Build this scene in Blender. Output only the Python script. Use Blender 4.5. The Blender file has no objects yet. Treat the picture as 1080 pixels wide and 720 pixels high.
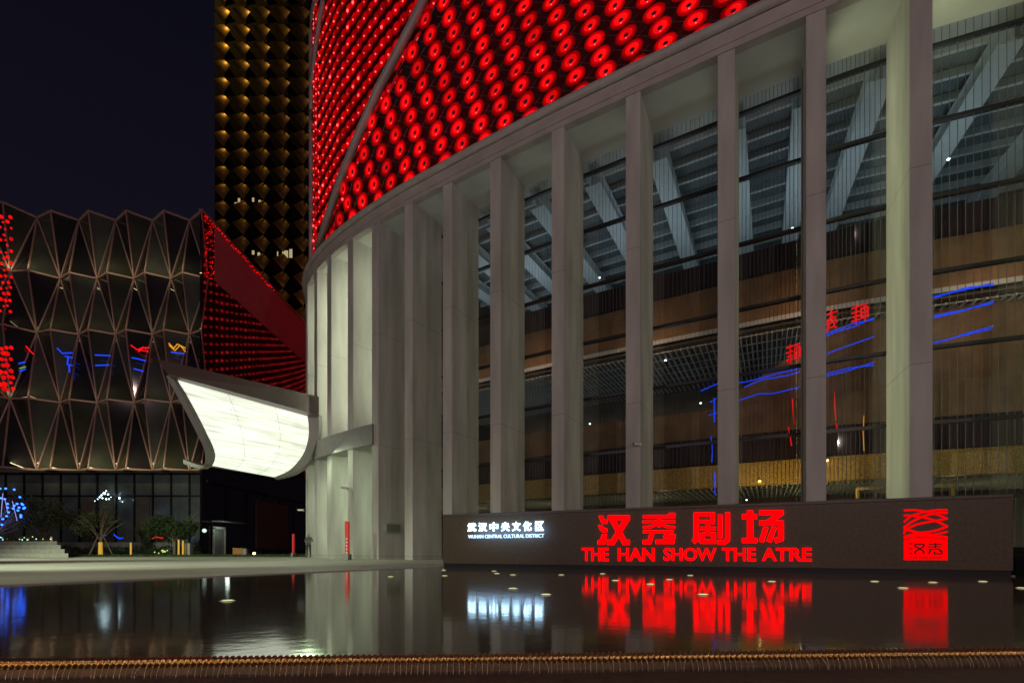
import bpy, math, random
from mathutils import Vector, Matrix
random.seed(7)
F, HC, YH = 510.0, 0.55, 580.0          # focal length in 1080-px units, eye height, horizon row

# ------------------------------------------------------------------ camera, world, light
scn = bpy.context.scene
col = scn.collection
cam_d = bpy.data.cameras.new('camera'); cam = bpy.data.objects.new('camera', cam_d); col.objects.link(cam)
cam_d.sensor_width = 36; cam_d.lens = F/1080*36
cam.location = (0, 0, HC); cam.rotation_euler = (math.radians(90), 0, 0)
cam_d.shift_y = (YH-360)/1080
cam_d.clip_start = .05; cam_d.clip_end = 2000
scn.camera = cam
w = bpy.data.worlds.new("World"); scn.world = w; w.use_nodes = True
nt = w.node_tree; bg = nt.nodes['Background']
tc = nt.nodes.new('ShaderNodeTexCoord'); sx = nt.nodes.new('ShaderNodeSeparateXYZ')
rp = nt.nodes.new('ShaderNodeValToRGB')
nt.links.new(tc.outputs['Generated'], sx.inputs[0]); nt.links.new(sx.outputs['Z'], rp.inputs[0])
rp.color_ramp.elements[0].position = 0.0; rp.color_ramp.elements[0].color = (.0095, .0080, .0140, 1)
rp.color_ramp.elements[1].position = 0.75; rp.color_ramp.elements[1].color = (.0032, .0032, .0080, 1)
nt.links.new(rp.outputs[0], bg.inputs[0]); bg.inputs[1].default_value = 1.0
sun_d = bpy.data.lights.new('moonlight', 'SUN'); sun_d.energy = .02; sun_d.angle = math.radians(.5)  # weak sun lamp added as faint moonlight
sun_d.color = (1, .76, .72); sun_d.specular_factor = .15
sun = bpy.data.objects.new('moonlight', sun_d); col.objects.link(sun)
sun.rotation_euler = (math.radians(62), 0, math.radians(-14))
scn.view_settings.view_transform = 'Standard'; scn.view_settings.look = 'None'
scn.view_settings.exposure = 0.0; scn.view_settings.gamma = 1.0
scn.cycles.use_denoising = True
scn.cycles.max_bounces = 6; scn.cycles.transparent_max_bounces = 10
scn.cycles.sample_clamp_indirect = 3.0

def add_street_fill(loc, e, c, r=.35):  # unseen lamps added behind the camera as fill on the fins
    l = bpy.data.lights.new('street_fill', 'POINT'); l.energy = e; l.color = c; l.shadow_soft_size = r
    o = bpy.data.objects.new('street_fill', l); col.objects.link(o); o.location = loc
add_street_fill((-34,-22,15), 7600, (1,.80,.74)); add_street_fill((-6,-38,16), 11000, (1,.76,.73)); add_street_fill((30,-30,15), 6800, (1,.78,.78))
def add_plaza_fill(loc, aim, e, deg):  # unseen spots added to brighten the plaza paving
    l = bpy.data.lights.new('plaza_fill', 'SPOT'); l.energy = e; l.color = (.88,1,.70); l.shadow_soft_size = .25; l.spot_size = math.radians(deg); l.spot_blend = .9
    o = bpy.data.objects.new('plaza_fill', l); col.objects.link(o); o.location = loc
    o.rotation_euler = (Vector(aim)-Vector(loc)).to_track_quat('-Z', 'Y').to_euler()
add_plaza_fill((-20,9,9), (-14.5,17.5,0), 10500, 60); add_plaza_fill((-34,20,10), (-26,35,0), 12000, 84); add_plaza_fill((-14,-2,9), (-8,15,0), 4200, 46)

# ------------------------------------------------------------------ materials
def mat(name, colr=(.5,.5,.5), rough=.6, metal=0., emit=None, es=1., noise=0., nscale=3., bump=0., bscale=20., spec=.5, noem=False, stretch=None):
    m = bpy.data.materials.new(name); m.use_nodes = True
    n = m.node_tree; b = n.nodes['Principled BSDF']
    b.inputs['Base Color'].default_value = (*colr, 1); b.inputs['Roughness'].default_value = rough
    b.inputs['Metallic'].default_value = metal; b.inputs['Specular IOR Level'].default_value = spec
    if emit:
        b.inputs['Emission Color'].default_value = (*emit, 1); b.inputs['Emission Strength'].default_value = es
    if noise or bump:
        tc = n.nodes.new('ShaderNodeTexCoord'); mp = n.nodes.new('ShaderNodeMapping')
        n.links.new(tc.outputs['Object'], mp.inputs[0])
        if stretch: mp.inputs['Scale'].default_value = stretch
    if noise:
        t = n.nodes.new('ShaderNodeTexNoise'); t.inputs['Scale'].default_value = nscale; t.inputs['Detail'].default_value = 6
        n.links.new(mp.outputs[0], t.inputs[0])
        r = n.nodes.new('ShaderNodeMapRange'); r.inputs[1].default_value = .3; r.inputs[2].default_value = .7
        r.inputs[3].default_value = 1-noise; r.inputs[4].default_value = 1+noise
        n.links.new(t.outputs[0], r.inputs[0])
        x = n.nodes.new('ShaderNodeMix'); x.data_type = 'RGBA'; x.blend_type = 'MULTIPLY'; x.inputs[0].default_value = 1
        x.inputs[6].default_value = (*colr, 1); n.links.new(r.outputs[0], x.inputs[7]); n.links.new(x.outputs[2], b.inputs['Base Color'])
    if bump:
        t2 = n.nodes.new('ShaderNodeTexNoise'); t2.inputs['Scale'].default_value = bscale; t2.inputs['Detail'].default_value = 5
        n.links.new(mp.outputs[0], t2.inputs[0])
        bm = n.nodes.new('ShaderNodeBump'); bm.inputs['Strength'].default_value = bump; bm.inputs['Distance'].default_value = .02
        n.links.new(t2.outputs[0], bm.inputs['Height']); n.links.new(bm.outputs[0], b.inputs['Normal'])
    if noem: m.cycles.emission_sampling = 'NONE'
    return m

def seams(m, period, axis='Z', dark=.72, width=.012, offset=0.):
    """panel joints: dark thin lines every period metres along an axis"""
    n = m.node_tree; b = n.nodes['Principled BSDF']
    tc = n.nodes.new('ShaderNodeTexCoord'); s = n.nodes.new('ShaderNodeSeparateXYZ'); n.links.new(tc.outputs['Object'], s.inputs[0])
    a = n.nodes.new('ShaderNodeMath'); a.operation = 'ADD'; a.inputs[1].default_value = offset; n.links.new(s.outputs[axis], a.inputs[0])
    d = n.nodes.new('ShaderNodeMath'); d.operation = 'PINGPONG'; d.inputs[1].default_value = period/2; n.links.new(a.outputs[0], d.inputs[0])
    g = n.nodes.new('ShaderNodeMath'); g.operation = 'GREATER_THAN'; g.inputs[1].default_value = width; n.links.new(d.outputs[0], g.inputs[0])
    r = n.nodes.new('ShaderNodeMapRange'); r.inputs[3].default_value = dark; r.inputs[4].default_value = 1; n.links.new(g.outputs[0], r.inputs[0])
    x = n.nodes.new('ShaderNodeMix'); x.data_type = 'RGBA'; x.blend_type = 'MULTIPLY'; x.inputs[0].default_value = 1
    inp = b.inputs['Base Color']
    if inp.is_linked: n.links.new(inp.links[0].from_socket, x.inputs[6])
    else: x.inputs[6].default_value = inp.default_value
    n.links.new(r.outputs[0], x.inputs[7]); n.links.new(x.outputs[2], inp)
    return m

def glass(name, tint=(.8,.85,.85), refl=.10):
    m = bpy.data.materials.new(name); m.use_nodes = True; n = m.node_tree; n.nodes.clear()
    o = n.nodes.new('ShaderNodeOutputMaterial'); t = n.nodes.new('ShaderNodeBsdfTransparent'); g = n.nodes.new('ShaderNodeBsdfGlossy')
    t.inputs[0].default_value = (*tint, 1); g.inputs['Roughness'].default_value = .02
    f = n.nodes.new('ShaderNodeLayerWeight'); f.inputs[0].default_value = .25
    r = n.nodes.new('ShaderNodeMapRange'); r.inputs[3].default_value = refl; r.inputs[4].default_value = .8
    mx = n.nodes.new('ShaderNodeMixShader'); n.links.new(f.outputs['Fresnel'], r.inputs[0]); n.links.new(r.outputs[0], mx.inputs[0])
    n.links.new(t.outputs[0], mx.inputs[1]); n.links.new(g.outputs[0], mx.inputs[2]); n.links.new(mx.outputs[0], o.inputs[0])
    return m

M = dict(
 fin = seams(mat('grc_concrete', (.48,.46,.435), .75, noise=.20, nscale=1.1, bump=.35, bscale=9, stretch=(1.3,1.3,.22)), 6.6, dark=.62, offset=-.2, width=.016),
 soffit = mat('soffit_plaster', (.62,.62,.58), .8, noise=.08, nscale=.6),
 fascia = mat('fascia_concrete', (.46,.41,.39), .75, noise=.12, nscale=1.2, bump=.2),
 tube = mat('rail_metal', (.46,.42,.40), .5, 0, noise=.1, nscale=2),
 black = mat('black_backing', (.012,.010,.012), .7),
 wire = mat('cable_steel', (.25,.22,.26), .4, .8),
 rib = mat('rib_metal', (.42,.38,.38), .5, .2, noise=.12, nscale=.7),
 hub = mat('disc_hub', (.03,.03,.08), .5),
 red1 = mat('disc_red', (.10,.0,.0), .7, spec=.1, emit=(1,.004,.005), es=.80, noem=True),
 red2 = mat('disc_rim', (.10,.0,.0), .7, spec=.1, emit=(1,.0,.010), es=.17, noem=True),
 redm = mat('disc_mid', (.10,.0,.0), .7, spec=.1, emit=(1,.0,.003), es=.42, noem=True),
 red3 = mat('disc_bright', (.2,.0,.0), .5, emit=(1,.012,.02), es=3.2),
 redhot = mat('disc_lamp', (.6,.2,.2), .4, emit=(1,.10,.09), es=1.6, noem=True),
 transom = mat('transom_dark', (.02,.02,.022), .4, .3),
 band_dark = mat('balcony_slats', (.045,.022,.028), .5, noise=.3, nscale=2),
 slat = mat('balcony_slat_metal', (.10,.060,.070), .5, .3),
 band_brown = mat('balcony_copper', (.225,.135,.068), .5, noise=.25, nscale=1.2),
 band_bronze = mat('bronze_mosaic', (.50,.33,.10), .45, .25, noise=.65, nscale=22),
 beam = mat('white_steel', (.55,.60,.62), .5, noise=.06),
 ceil = seams(mat('ceiling_panel', (.13,.15,.16), .8, noise=.1), .18, 'X', dark=.6, width=.02),
 purlin = mat('purlin_metal', (.50,.54,.56), .5),
 inwall = mat('interior_wall', (.16,.13,.10), .8, noise=.3, nscale=.6),
 infloor = mat('interior_floor', (.14,.12,.10), .5),
 wallstone = seams(mat('sign_wall_stone', (.072,.045,.022), .42, noise=.3, nscale=14, bump=.25, bscale=60), 1.2, 'X', dark=.88, width=.004),
 wallcap = mat('sign_wall_cap', (.085,.065,.052), .4, noise=.2, nscale=10),
 redsign = mat('red_letter', (.1,.0,.0), .4, emit=(1,.0,.0012), es=2.2, spec=0),
 redside = mat('red_letter_side', (.3,.02,.02), .4),
 whsign = mat('white_letter', (.8,.8,.8), .4, emit=(.42,.74,1), es=8.0),
 canopy = mat('canopy_metal', (.15,.115,.11), .45, .25, noise=.1, nscale=1.5),
 canopyedge = mat('canopy_edge', (.30,.30,.28), .5, .2),
 ledge = mat('ledge_metal', (.24,.235,.22), .55, .1, noise=.1),
 frame = mat('facade_frame', (.34,.20,.21), .5, .2),
 fglass = mat('facade_glass', (.036,.036,.030), .045, 0, spec=.9, noise=.4, nscale=.25),
 bglass = mat('base_glass', (.11,.13,.13), .14, 0, spec=.7, noise=.35, nscale=.5),
 bmull = mat('base_mullion', (.014,.014,.016), .4, .3),
 mirror = seams(seams(mat('side_glass', (.016,.010,.011), .045, 0, spec=1.0, noise=.15, nscale=.5), 4.4, dark=3.0, width=.02), 3.1, 'Y', dark=3.0, width=.02),
 redpanel = seams(mat('red_panel', (.30,.19,.24), .6, noise=.1, nscale=.4), 6.2, 'Y', dark=.8, width=.03),
 towerdark = mat('tower_glass', (.008,.005,.005), .7, noise=.3, spec=.05),
 gold = mat('tower_gold', (.36,.21,.05), .38, .65, noise=.15, nscale=.4),
 winlit = mat('lit_window', (.5,.45,.3), .5, emit=(1,.80,.42), es=.42, noise=.4, nscale=2),
 grass = mat('grass_blade', (.035,.085,.018), .7, noise=.4, nscale=4),
 soil = mat('lawn_soil', (.02,.045,.012), .9, noise=.4, nscale=2),
 leaf = mat('leaf', (.065,.085,.022), .6, noise=.5, nscale=3),
 leafd = mat('leaf_dark', (.035,.065,.018), .6, noise=.5, nscale=3),
 bark = mat('bark', (.20,.16,.11), .8, noise=.3, nscale=6),
 barkpale = mat('bark_pale', (.38,.36,.34), .8, noise=.3, nscale=6),
 bluelamp = mat('blue_led', (.1,.2,.6), .4, emit=(.02,.12,1), es=5.),
 coollamp = mat('cool_lamp', (.8,.8,.8), .4, emit=(.62,.92,1), es=10.),
 warmlamp = mat('warm_lamp', (.8,.6,.3), .4, emit=(1,.66,.16), es=9.),
 yellowwrap = mat('yellow_fairy_lights', (.6,.4,.1), .6, emit=(1,.52,.04), es=.40, noise=.7, nscale=30),
 poollamp = mat('pool_lamp', (.7,.7,.5), .4, emit=(.72,.78,.34), es=.85),
 steel = mat('steel', (.45,.43,.40), .3, .9),
 white = mat('white_paint', (.70,.72,.70), .5, noise=.05),
 grey = mat('grey_paint', (.28,.29,.28), .6, noise=.1),
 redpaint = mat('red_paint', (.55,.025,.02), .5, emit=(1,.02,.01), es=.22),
 orange = mat('orange_box', (.45,.22,.06), .7),
 step = mat('step_stone', (.33,.33,.29), .7, noise=.15, nscale=4),
 blue = mat('blue_glow', (.02,.05,.4), .4, emit=(.005,.06,1), es=1.1, noem=True),  # emission for reflected neon lines and a string of small lights
 redglow = mat('red_glow', (.4,.02,.02), .4, emit=(1,.004,.008), es=1.0, noem=True),  # emission for reflected neon lines, reflected characters and one light line
 yelreflect = mat('yellow_reflection', (.4,.3,.02), .4, emit=(1,.42,.02), es=.7, noem=True),  # emission drawn for reflected yellow neon
 grreflect = mat('green_reflection', (.1,.3,.02), .4, emit=(.3,.65,.02), es=.5, noem=True),  # emission drawn for reflected green neon
 cloth = mat('dark_cloth', (.045,.055,.05), .9), skin = mat('skin', (.35,.22,.16), .6), hair = mat('hair', (.01,.01,.01), .6),
 shirt = mat('grey_shirt', (.10,.12,.11), .9),
)
def vary(m, lo, hi, es):      # lamps of uneven age: brightness drifts from disc to disc
    n = m.node_tree; b = n.nodes['Principled BSDF']; g = n.nodes.new('ShaderNodeNewGeometry')
    t = n.nodes.new('ShaderNodeTexNoise'); t.inputs['Scale'].default_value = .75; t.inputs['Detail'].default_value = 2
    n.links.new(g.outputs['Position'], t.inputs[0])
    k = n.nodes.new('ShaderNodeMapRange'); k.inputs[1].default_value = .35; k.inputs[2].default_value = .65
    k.inputs[3].default_value = lo*es; k.inputs[4].default_value = hi*es
    n.links.new(t.outputs[0], k.inputs[0]); n.links.new(k.outputs[0], b.inputs['Emission Strength'])
vary(M['red1'], .7, 1.5, .90); vary(M['redm'], .5, 1.5, .42); vary(M['red2'], .5, 1.6, .17); vary(M['redhot'], .3, 1.9, 1.6)
M['glass'] = glass('curtain_glass', (.74,.78,.78), .07)
M['trickle'] = mat('falling_water', (.30,.22,.15), .25, spec=1.)

def canopy_panel():
    m = bpy.data.materials.new('alabaster_light_panel'); m.use_nodes = True; n = m.node_tree; b = n.nodes['Principled BSDF']
    tc = n.nodes.new('ShaderNodeTexCoord'); mp = n.nodes.new('ShaderNodeMapping'); mp.inputs['Scale'].default_value = (.35,7,1)
    n.links.new(tc.outputs['UV'], mp.inputs[0])
    t = n.nodes.new('ShaderNodeTexNoise'); t.inputs['Scale'].default_value = 5; t.inputs['Detail'].default_value = 8; t.inputs['Distortion'].default_value = .6
    n.links.new(mp.outputs[0], t.inputs[0])
    r = n.nodes.new('ShaderNodeValToRGB'); n.links.new(t.outputs[0], r.inputs[0])
    e = r.color_ramp.elements; e[0].position = .30; e[0].color = (.50,.54,.40,1); e[1].position = .56; e[1].color = (.93,1,.85,1)
    b.inputs['Base Color'].default_value = (.7,.7,.6,1)
    n.links.new(r.outputs[0], b.inputs['Emission Color']); b.inputs['Emission Strength'].default_value = 1.02
    return m
M['panel'] = canopy_panel()

def water_mat():
    m = bpy.data.materials.new('pool_water'); m.use_nodes = True; n = m.node_tree; b = n.nodes['Principled BSDF']
    b.inputs['Base Color'].default_value = (.090,.078,.048,1); b.inputs['Roughness'].default_value = .075
    b.inputs['IOR'].default_value = 2.1; b.inputs['Specular IOR Level'].default_value = .9
    tc = n.nodes.new('ShaderNodeTexCoord'); mp = n.nodes.new('ShaderNodeMapping'); mp.inputs['Scale'].default_value = (1,1.3,1)
    n.links.new(tc.outputs['Object'], mp.inputs[0])
    hs = []
    for s, wgt in ((2.2,.6),(8,.34),(26,.10)):
        t = n.nodes.new('ShaderNodeTexNoise'); t.inputs['Scale'].default_value = s; t.inputs['Detail'].default_value = 3
        n.links.new(mp.outputs[0], t.inputs[0]); k = n.nodes.new('ShaderNodeMath'); k.operation = 'MULTIPLY'; k.inputs[1].default_value = wgt
        n.links.new(t.outputs[0], k.inputs[0]); hs.append(k)
    a = n.nodes.new('ShaderNodeMath'); n.links.new(hs[0].outputs[0], a.inputs[0]); n.links.new(hs[1].outputs[0], a.inputs[1])
    a2 = n.nodes.new('ShaderNodeMath'); n.links.new(a.outputs[0], a2.inputs[0]); n.links.new(hs[2].outputs[0], a2.inputs[1])
    bm = n.nodes.new('ShaderNodeBump'); bm.inputs['Strength'].default_value = .30; bm.inputs['Distance'].default_value = .006
    n.links.new(a2.outputs[0], bm.inputs['Height']); n.links.new(bm.outputs[0], b.inputs['Normal'])
    return m
M['water'] = water_mat()
M['plaza'] = seams(seams(mat('plaza_paving', (.40,.39,.34), .6, noise=.16, nscale=.5, bump=.2, bscale=40), 1.2, 'X', dark=.86, width=.012), .6, 'Y', dark=.86, width=.010)
M['rim'] = mat('bronze_rim', (.42,.27,.12), .28, .9, noise=.2, nscale=40)
M['channel'] = mat('channel_stone', (.065,.044,.036), .5, noise=.3, nscale=12, bump=.3)
M['asphalt'] = mat('ground_dark', (.03,.03,.03), .9, noise=.3)

# ------------------------------------------------------------------ helpers
class MB:
    def __init__(s): s.v = []; s.f = []; s.mi = []; s.ms = []; s.uv = None
    def m(s, m):
        if m not in s.ms: s.ms.append(m)
        return s.ms.index(m)
    def add(s, vs, fs, m=0):
        o = len(s.v); s.v += [tuple(v) for v in vs]; s.f += [tuple(i+o for i in f) for f in fs]; s.mi += [m]*len(fs)
    def quad(s, a, b, c, d, m=0): s.add([a,b,c,d], [(0,1,2,3)], m)
    def hexa(s, b4, t4, m=0):
        s.add(list(b4)+list(t4), [(3,2,1,0),(4,5,6,7),(0,1,5,4),(1,2,6,5),(2,3,7,6),(3,0,4,7)], m)
    def box(s, x0,x1,y0,y1,z0,z1, m=0):
        s.hexa([(x0,y0,z0),(x1,y0,z0),(x1,y1,z0),(x0,y1,z0)], [(x0,y0,z1),(x1,y0,z1),(x1,y1,z1),(x0,y1,z1)], m)
    def bar(s, a, b, wd, h=None, m=0, up=(0,0,1)):
        a = Vector(a); b = Vector(b); h = h or wd; d = (b-a).normalized(); u = Vector(up)
        if abs(d.dot(u)) > .98: u = Vector((0,1,0))
        sd = d.cross(u).normalized()*wd/2; uu = sd.cross(d).normalized()*h/2
        s.hexa([a-sd-uu, a+sd-uu, b+sd-uu, b-sd-uu], [a-sd+uu, a+sd+uu, b+sd+uu, b-sd+uu], m)
    def tube(s, pts, r, n=8, m=0, cap=True):
        pts = [Vector(p) for p in pts]; rs = r if isinstance(r, (list,tuple)) else [r]*len(pts)
        o = len(s.v); L = len(pts)
        for i, p in enumerate(pts):
            t = (pts[min(i+1,L-1)]-pts[max(i-1,0)]).normalized()
            u = Vector((0,0,1)) if abs(t.z) < .95 else Vector((1,0,0))
            a = t.cross(u).normalized(); b = a.cross(t).normalized()
            for k in range(n):
                q = 2*math.pi*k/n; s.v.append(tuple(p+(a*math.cos(q)+b*math.sin(q))*rs[i]))
        for i in range(L-1):
            for k in range(n):
                s.f.append((o+i*n+k, o+i*n+(k+1)%n, o+(i+1)*n+(k+1)%n, o+(i+1)*n+k)); s.mi.append(m)
        if cap:
            s.f.append(tuple(o+k for k in range(n))[::-1]); s.mi.append(m)
            s.f.append(tuple(o+(L-1)*n+k for k in range(n))); s.mi.append(m)
    def cyl(s, c, r, h, n=16, m=0, r2=None):
        c = Vector(c); r2 = r if r2 is None else r2
        s.tube([c, c+Vector((0,0,h))], [r, r2], n, m)
    def ball(s, c, r, m=0, sz=1., n=8):
        vs = []; fs = []; R = n//2
        for i in range(R+1):
            th = math.pi*i/R
            for k in range(n):
                q = 2*math.pi*k/n; vs.append((c[0]+r*math.sin(th)*math.cos(q), c[1]+r*math.sin(th)*math.sin(q), c[2]+r*sz*math.cos(th)))
        for i in range(R):
            for k in range(n): fs.append((i*n+k, (i+1)*n+k, (i+1)*n+(k+1)%n, i*n+(k+1)%n))
        s.add(vs, fs, m)
    def build(s, name, mats, parent=None, smooth=False, loc=None, bevel=0):
        me = bpy.data.meshes.new(name)
        vs = s.v
        if loc is not None: vs = [(v[0]-loc[0], v[1]-loc[1], v[2]-loc[2]) for v in vs]
        me.from_pydata(vs, [], s.f)
        if not isinstance(mats, (list,tuple)): mats = [mats]
        for m in mats: me.materials.append(m)
        me.polygons.foreach_set('material_index', s.mi)
        if smooth: me.polygons.foreach_set('use_smooth', [True]*len(s.f))
        me.update()
        o = bpy.data.objects.new(name, me); col.objects.link(o)
        if loc is not None: o.location = loc
        if parent is not None: o.parent = parent
        if bevel:
            b = o.modifiers.new('bevel', 'BEVEL'); b.width = bevel; b.segments = 2; b.limit_method = 'ANGLE'
        return o
def tag(o, label, cat, group=None, kind=None):
    o['label'] = label; o['category'] = cat
    if group: o['group'] = group
    if kind: o['kind'] = kind
    return o
def struct(o, label=None):
    o['kind'] = 'structure'
    if label: o['label'] = label
    return o
def empty(name, loc=(0,0,0)):
    e = bpy.data.objects.new(name, None); col.objects.link(e); e.location = loc; e.empty_display_size = .2; return e
def copytree(root, loc, rz=None, scale=None):
    r = root.copy(); col.objects.link(r); r.location = loc
    if rz is not None: r.rotation_euler = (0,0,rz)
    if scale: r.scale = (scale,)*3
    for ch in root.children:
        c = ch.copy(); col.objects.link(c); c.parent = r
        for g in ch.children:
            d = g.copy(); col.objects.link(d); d.parent = c
    return r
def P(px, py, d): return Vector(((px-540)/F*d, d, HC+(YH-py)/F*d))
def lamp(kind, loc, energy, color, size=1., size_y=None, aim=None, parent=None, spot=None, blend=.5):
    l = bpy.data.lights.new('lamp', kind); l.energy = energy; l.color = color
    if kind == 'AREA':
        l.size = size
        if size_y: l.shape = 'RECTANGLE'; l.size_y = size_y
    else: l.shadow_soft_size = size
    if spot: l.spot_size = spot; l.spot_blend = blend
    o = bpy.data.objects.new('lamp', l); col.objects.link(o); o.location = loc
    if aim is not None: o.rotation_euler = (Vector(aim)-Vector(loc)).to_track_quat('-Z', 'Y').to_euler()
    if parent: o.parent = parent
    return o

# ------------------------------------------------------------------ theatre plan curve
RP = [(34,9.3),(31,10.1),(28,11),(24.8,12.1),(21.2,13.4),(17.5,14.75),(13.4,16.3),(10.7,17.6),(8.08,19.0),(4.88,20.75),(1.84,22.45),(-1.09,24.2),
      (-3.69,25.8),(-6.06,27.3),(-8.39,28.95),(-10.36,30.5),(-12.35,32.3),(-13.9,34.0),(-15.3,36.0),(-16.3,38.4),(-16.9,41.2),(-17.1,44.2),(-16.9,47.2),(-16.4,50.2),(-15.6,53.2)]
NR = len(RP)
def rc(s):
    s = max(0., min(NR-1.0001, s)); i = int(s); t = s-i
    p = [RP[max(0,min(NR-1,j))] for j in (i-1,i,i+1,i+2)]
    return Vector([.5*((2*p[1][k])+(-p[0][k]+p[2][k])*t+(2*p[0][k]-5*p[1][k]+4*p[2][k]-p[3][k])*t*t+(-p[0][k]+3*p[1][k]-3*p[2][k]+p[3][k])*t**3) for k in (0,1)])
def rt(s):
    d = rc(s+.9)-rc(s-.9); return d.normalized()
def rn(s):
    t = rt(s); return Vector((t.y, -t.x))
def R3(s, off, z):
    p = rc(s)+rn(s)*off; return Vector((p.x, p.y, z))
def s_at(px, off, s0=4., s1=18.):
    """curve parameter where the surface at this offset is seen in column px"""
    best = None; n = 1400
    for i in range(n+1):
        s = s0+(s1-s0)*i/n; q = R3(s, off, 0); e = abs(540+F*q.x/q.y-px)
        if best is None or e < best[0]: best = (e, s)
        elif best[0] < 1.5 and e > best[0]+30: break
    return best[1]
def G(px, py, off):
    s = s_at(px, off); q = R3(s, off, 0); return Vector((q.x, q.y, HC+(YH-py)/F*q.y))
def strip(mb, s0, s1, oz, n, m=0, closed=True):
    """sweep a closed (off, z) section along the curve"""
    K = len(oz); o = len(mb.v)
    for i in range(n+1):
        s = s0+(s1-s0)*i/n
        for off, z in oz: mb.v.append(tuple(R3(s, off, z)))
    for i in range(n):
        for k in range(K if closed else K-1):
            a = o+i*K+k; b = o+i*K+(k+1)%K; mb.f.append((a, a+K, b+K, b)); mb.mi.append(m)
    if closed:
        mb.f.append(tuple(o+k for k in range(K))); mb.mi.append(m)
        mb.f.append(tuple(o+n*K+k for k in range(K))[::-1]); mb.mi.append(m)
def rect(o0,o1,z0,z1): return [(o0,z0),(o1,z0),(o1,z1),(o0,z1)]

# ------------------------------------------------------------------ ground, pool, plaza
mb = MB(); mb.quad((-600,-300,-.9),(600,-300,-.9),(600,1200,-.9),(-600,1200,-.9))
struct(mb.build('ground', M['asphalt']))
def rim_y(x): return 2.555+x*.052
mb = MB()
n = 60
pts0 = [(-8+16*i/n) for i in range(n+1)]
mb.add([(x, rim_y(x)+.01, 0) for x in pts0]+[(x*1.0, 20, 0) for x in pts0], [(i, i+1, n+2+i, n+1+i) for i in range(n)])
mb.quad((8,rim_y(8)+.01,0),(45,rim_y(45),0),(45,20,0),(8,20,0)); mb.quad((-30,1.0,0),(-8,rim_y(-8)+.01,0),(-8,20,0),(-30,20,0))
o = mb.build('water', M['water']); struct(o)
mb = MB()
edge = [(-30,-26),(-14.2,-2.0),(-7.85,7.4),(-4.9,12.0),(-2.25,16.05),(10.5,10.3),(45,-4.5)]
far = [(-200,-26),(-200,140),(-200,140),(-60,140),(0,140),(60,140),(200,140)]
far[0] = (-200,-26)
for i in range(len(edge)-1):
    a, b, c, d = edge[i], edge[i+1], far[i+1], far[i]
    mb.quad((*a,.02),(*b,.02),(*c,.02),(*d,.02)); mb.quad((*a,-.9),(*b,-.9),(*b,.02),(*a,.02))
struct(mb.build('plaza', M['plaza']))

# pool rim: row of slanting bronze lips with trickles
rimR = empty('weir_edge', (0, rim_y(0), 0)); tag(rimR, 'twisted bronze weir rim with water trickling off it at the near end of the pool', 'weir')
mb = MB(); per = .030; x0 = -3.2; nb = int(6.6/per); K = 10; sub = 5
vs = []
for i in range(nb*sub+1):
    x = x0+i*per/sub
    for k in range(K):
        q = math.pi*1.25*k/(K-1)-.2
        ph = 2*math.pi*(x/per+ .75*q/math.pi)
        r = .0225+.0085*math.sin(ph)
        vs.append((x, rim_y(x)-math.sin(q)*r*1.0-.0, -.018+math.cos(q)*r))
fs = [(i*K+k, i*K+k+1, (i+1)*K+k+1, (i+1)*K+k) for i in range(nb*sub) for k in range(K-1)]
mb.add(vs, fs); o = mb.build('rim_lip', M['rim'], None, True); o.parent = rimR; o.matrix_parent_inverse = Matrix.Translation((0,-rim_y(0),0))
def par(o, root):
    o.parent = root; o.matrix_parent_inverse = Matrix.Translation(root.location).inverted(); return o
mb = MB(); mb.hexa([(-6,rim_y(-6)-.002,-.5),(6,rim_y(6)-.002,-.5),(6,rim_y(6)+.05,-.5),(-6,rim_y(-6)+.05,-.5)],[(-6,rim_y(-6)-.002,-.03),(6,rim_y(6)-.002,-.03),(6,rim_y(6)+.05,-.03),(-6,rim_y(-6)+.05,-.03)])
par(mb.build('weir_face', M['channel']), rimR)
mb = MB(); mb.hexa([(-6,rim_y(-6)-1.6,-.5),(6,rim_y(6)-1.6,-.5),(6,rim_y(6)-.07,-.5),(-6,rim_y(-6)-.07,-.5)],[(-6,rim_y(-6)-1.6,-.085),(6,rim_y(6)-1.6,-.085),(6,rim_y(6)-.07,-.085),(-6,rim_y(-6)-.07,-.085)])
par(mb.build('channel_ledge', M['channel']), rimR)
mb = MB(); rr = random.Random(3)
for i in range(nb):
    if rr.random() < .04: continue
    x = x0+(i+.5)*per; y = rim_y(x); k = rr.uniform(.5,1.3); lean = .012*(x/2.5)+rr.uniform(-.004,.004)
    if rr.random() < .12: lean += .5*per*(1 if rr.random()<.5 else -1)
    pp = [(x,y-.018,-.022),(x+lean*.3,y-.028,-.04),(x+lean,y-.034,-.07),(x+lean,y-.038,-.10),(x+lean,y-.041,-.16)]
    mb.tube(pp, [.0035*k,.0022*k,.0016*k,.0018*k,.0022*k], 5)
t = par(mb.build('water_trickles', M['trickle'], None, True), rimR); t['kind'] = 'stuff'
par(lamp('AREA', (0, rim_y(0)-.30, -.10), 13, (1,.54,.18), 6.4, .05, aim=(0, rim_y(0), -.02)), rimR).rotation_euler.z += 0

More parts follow.
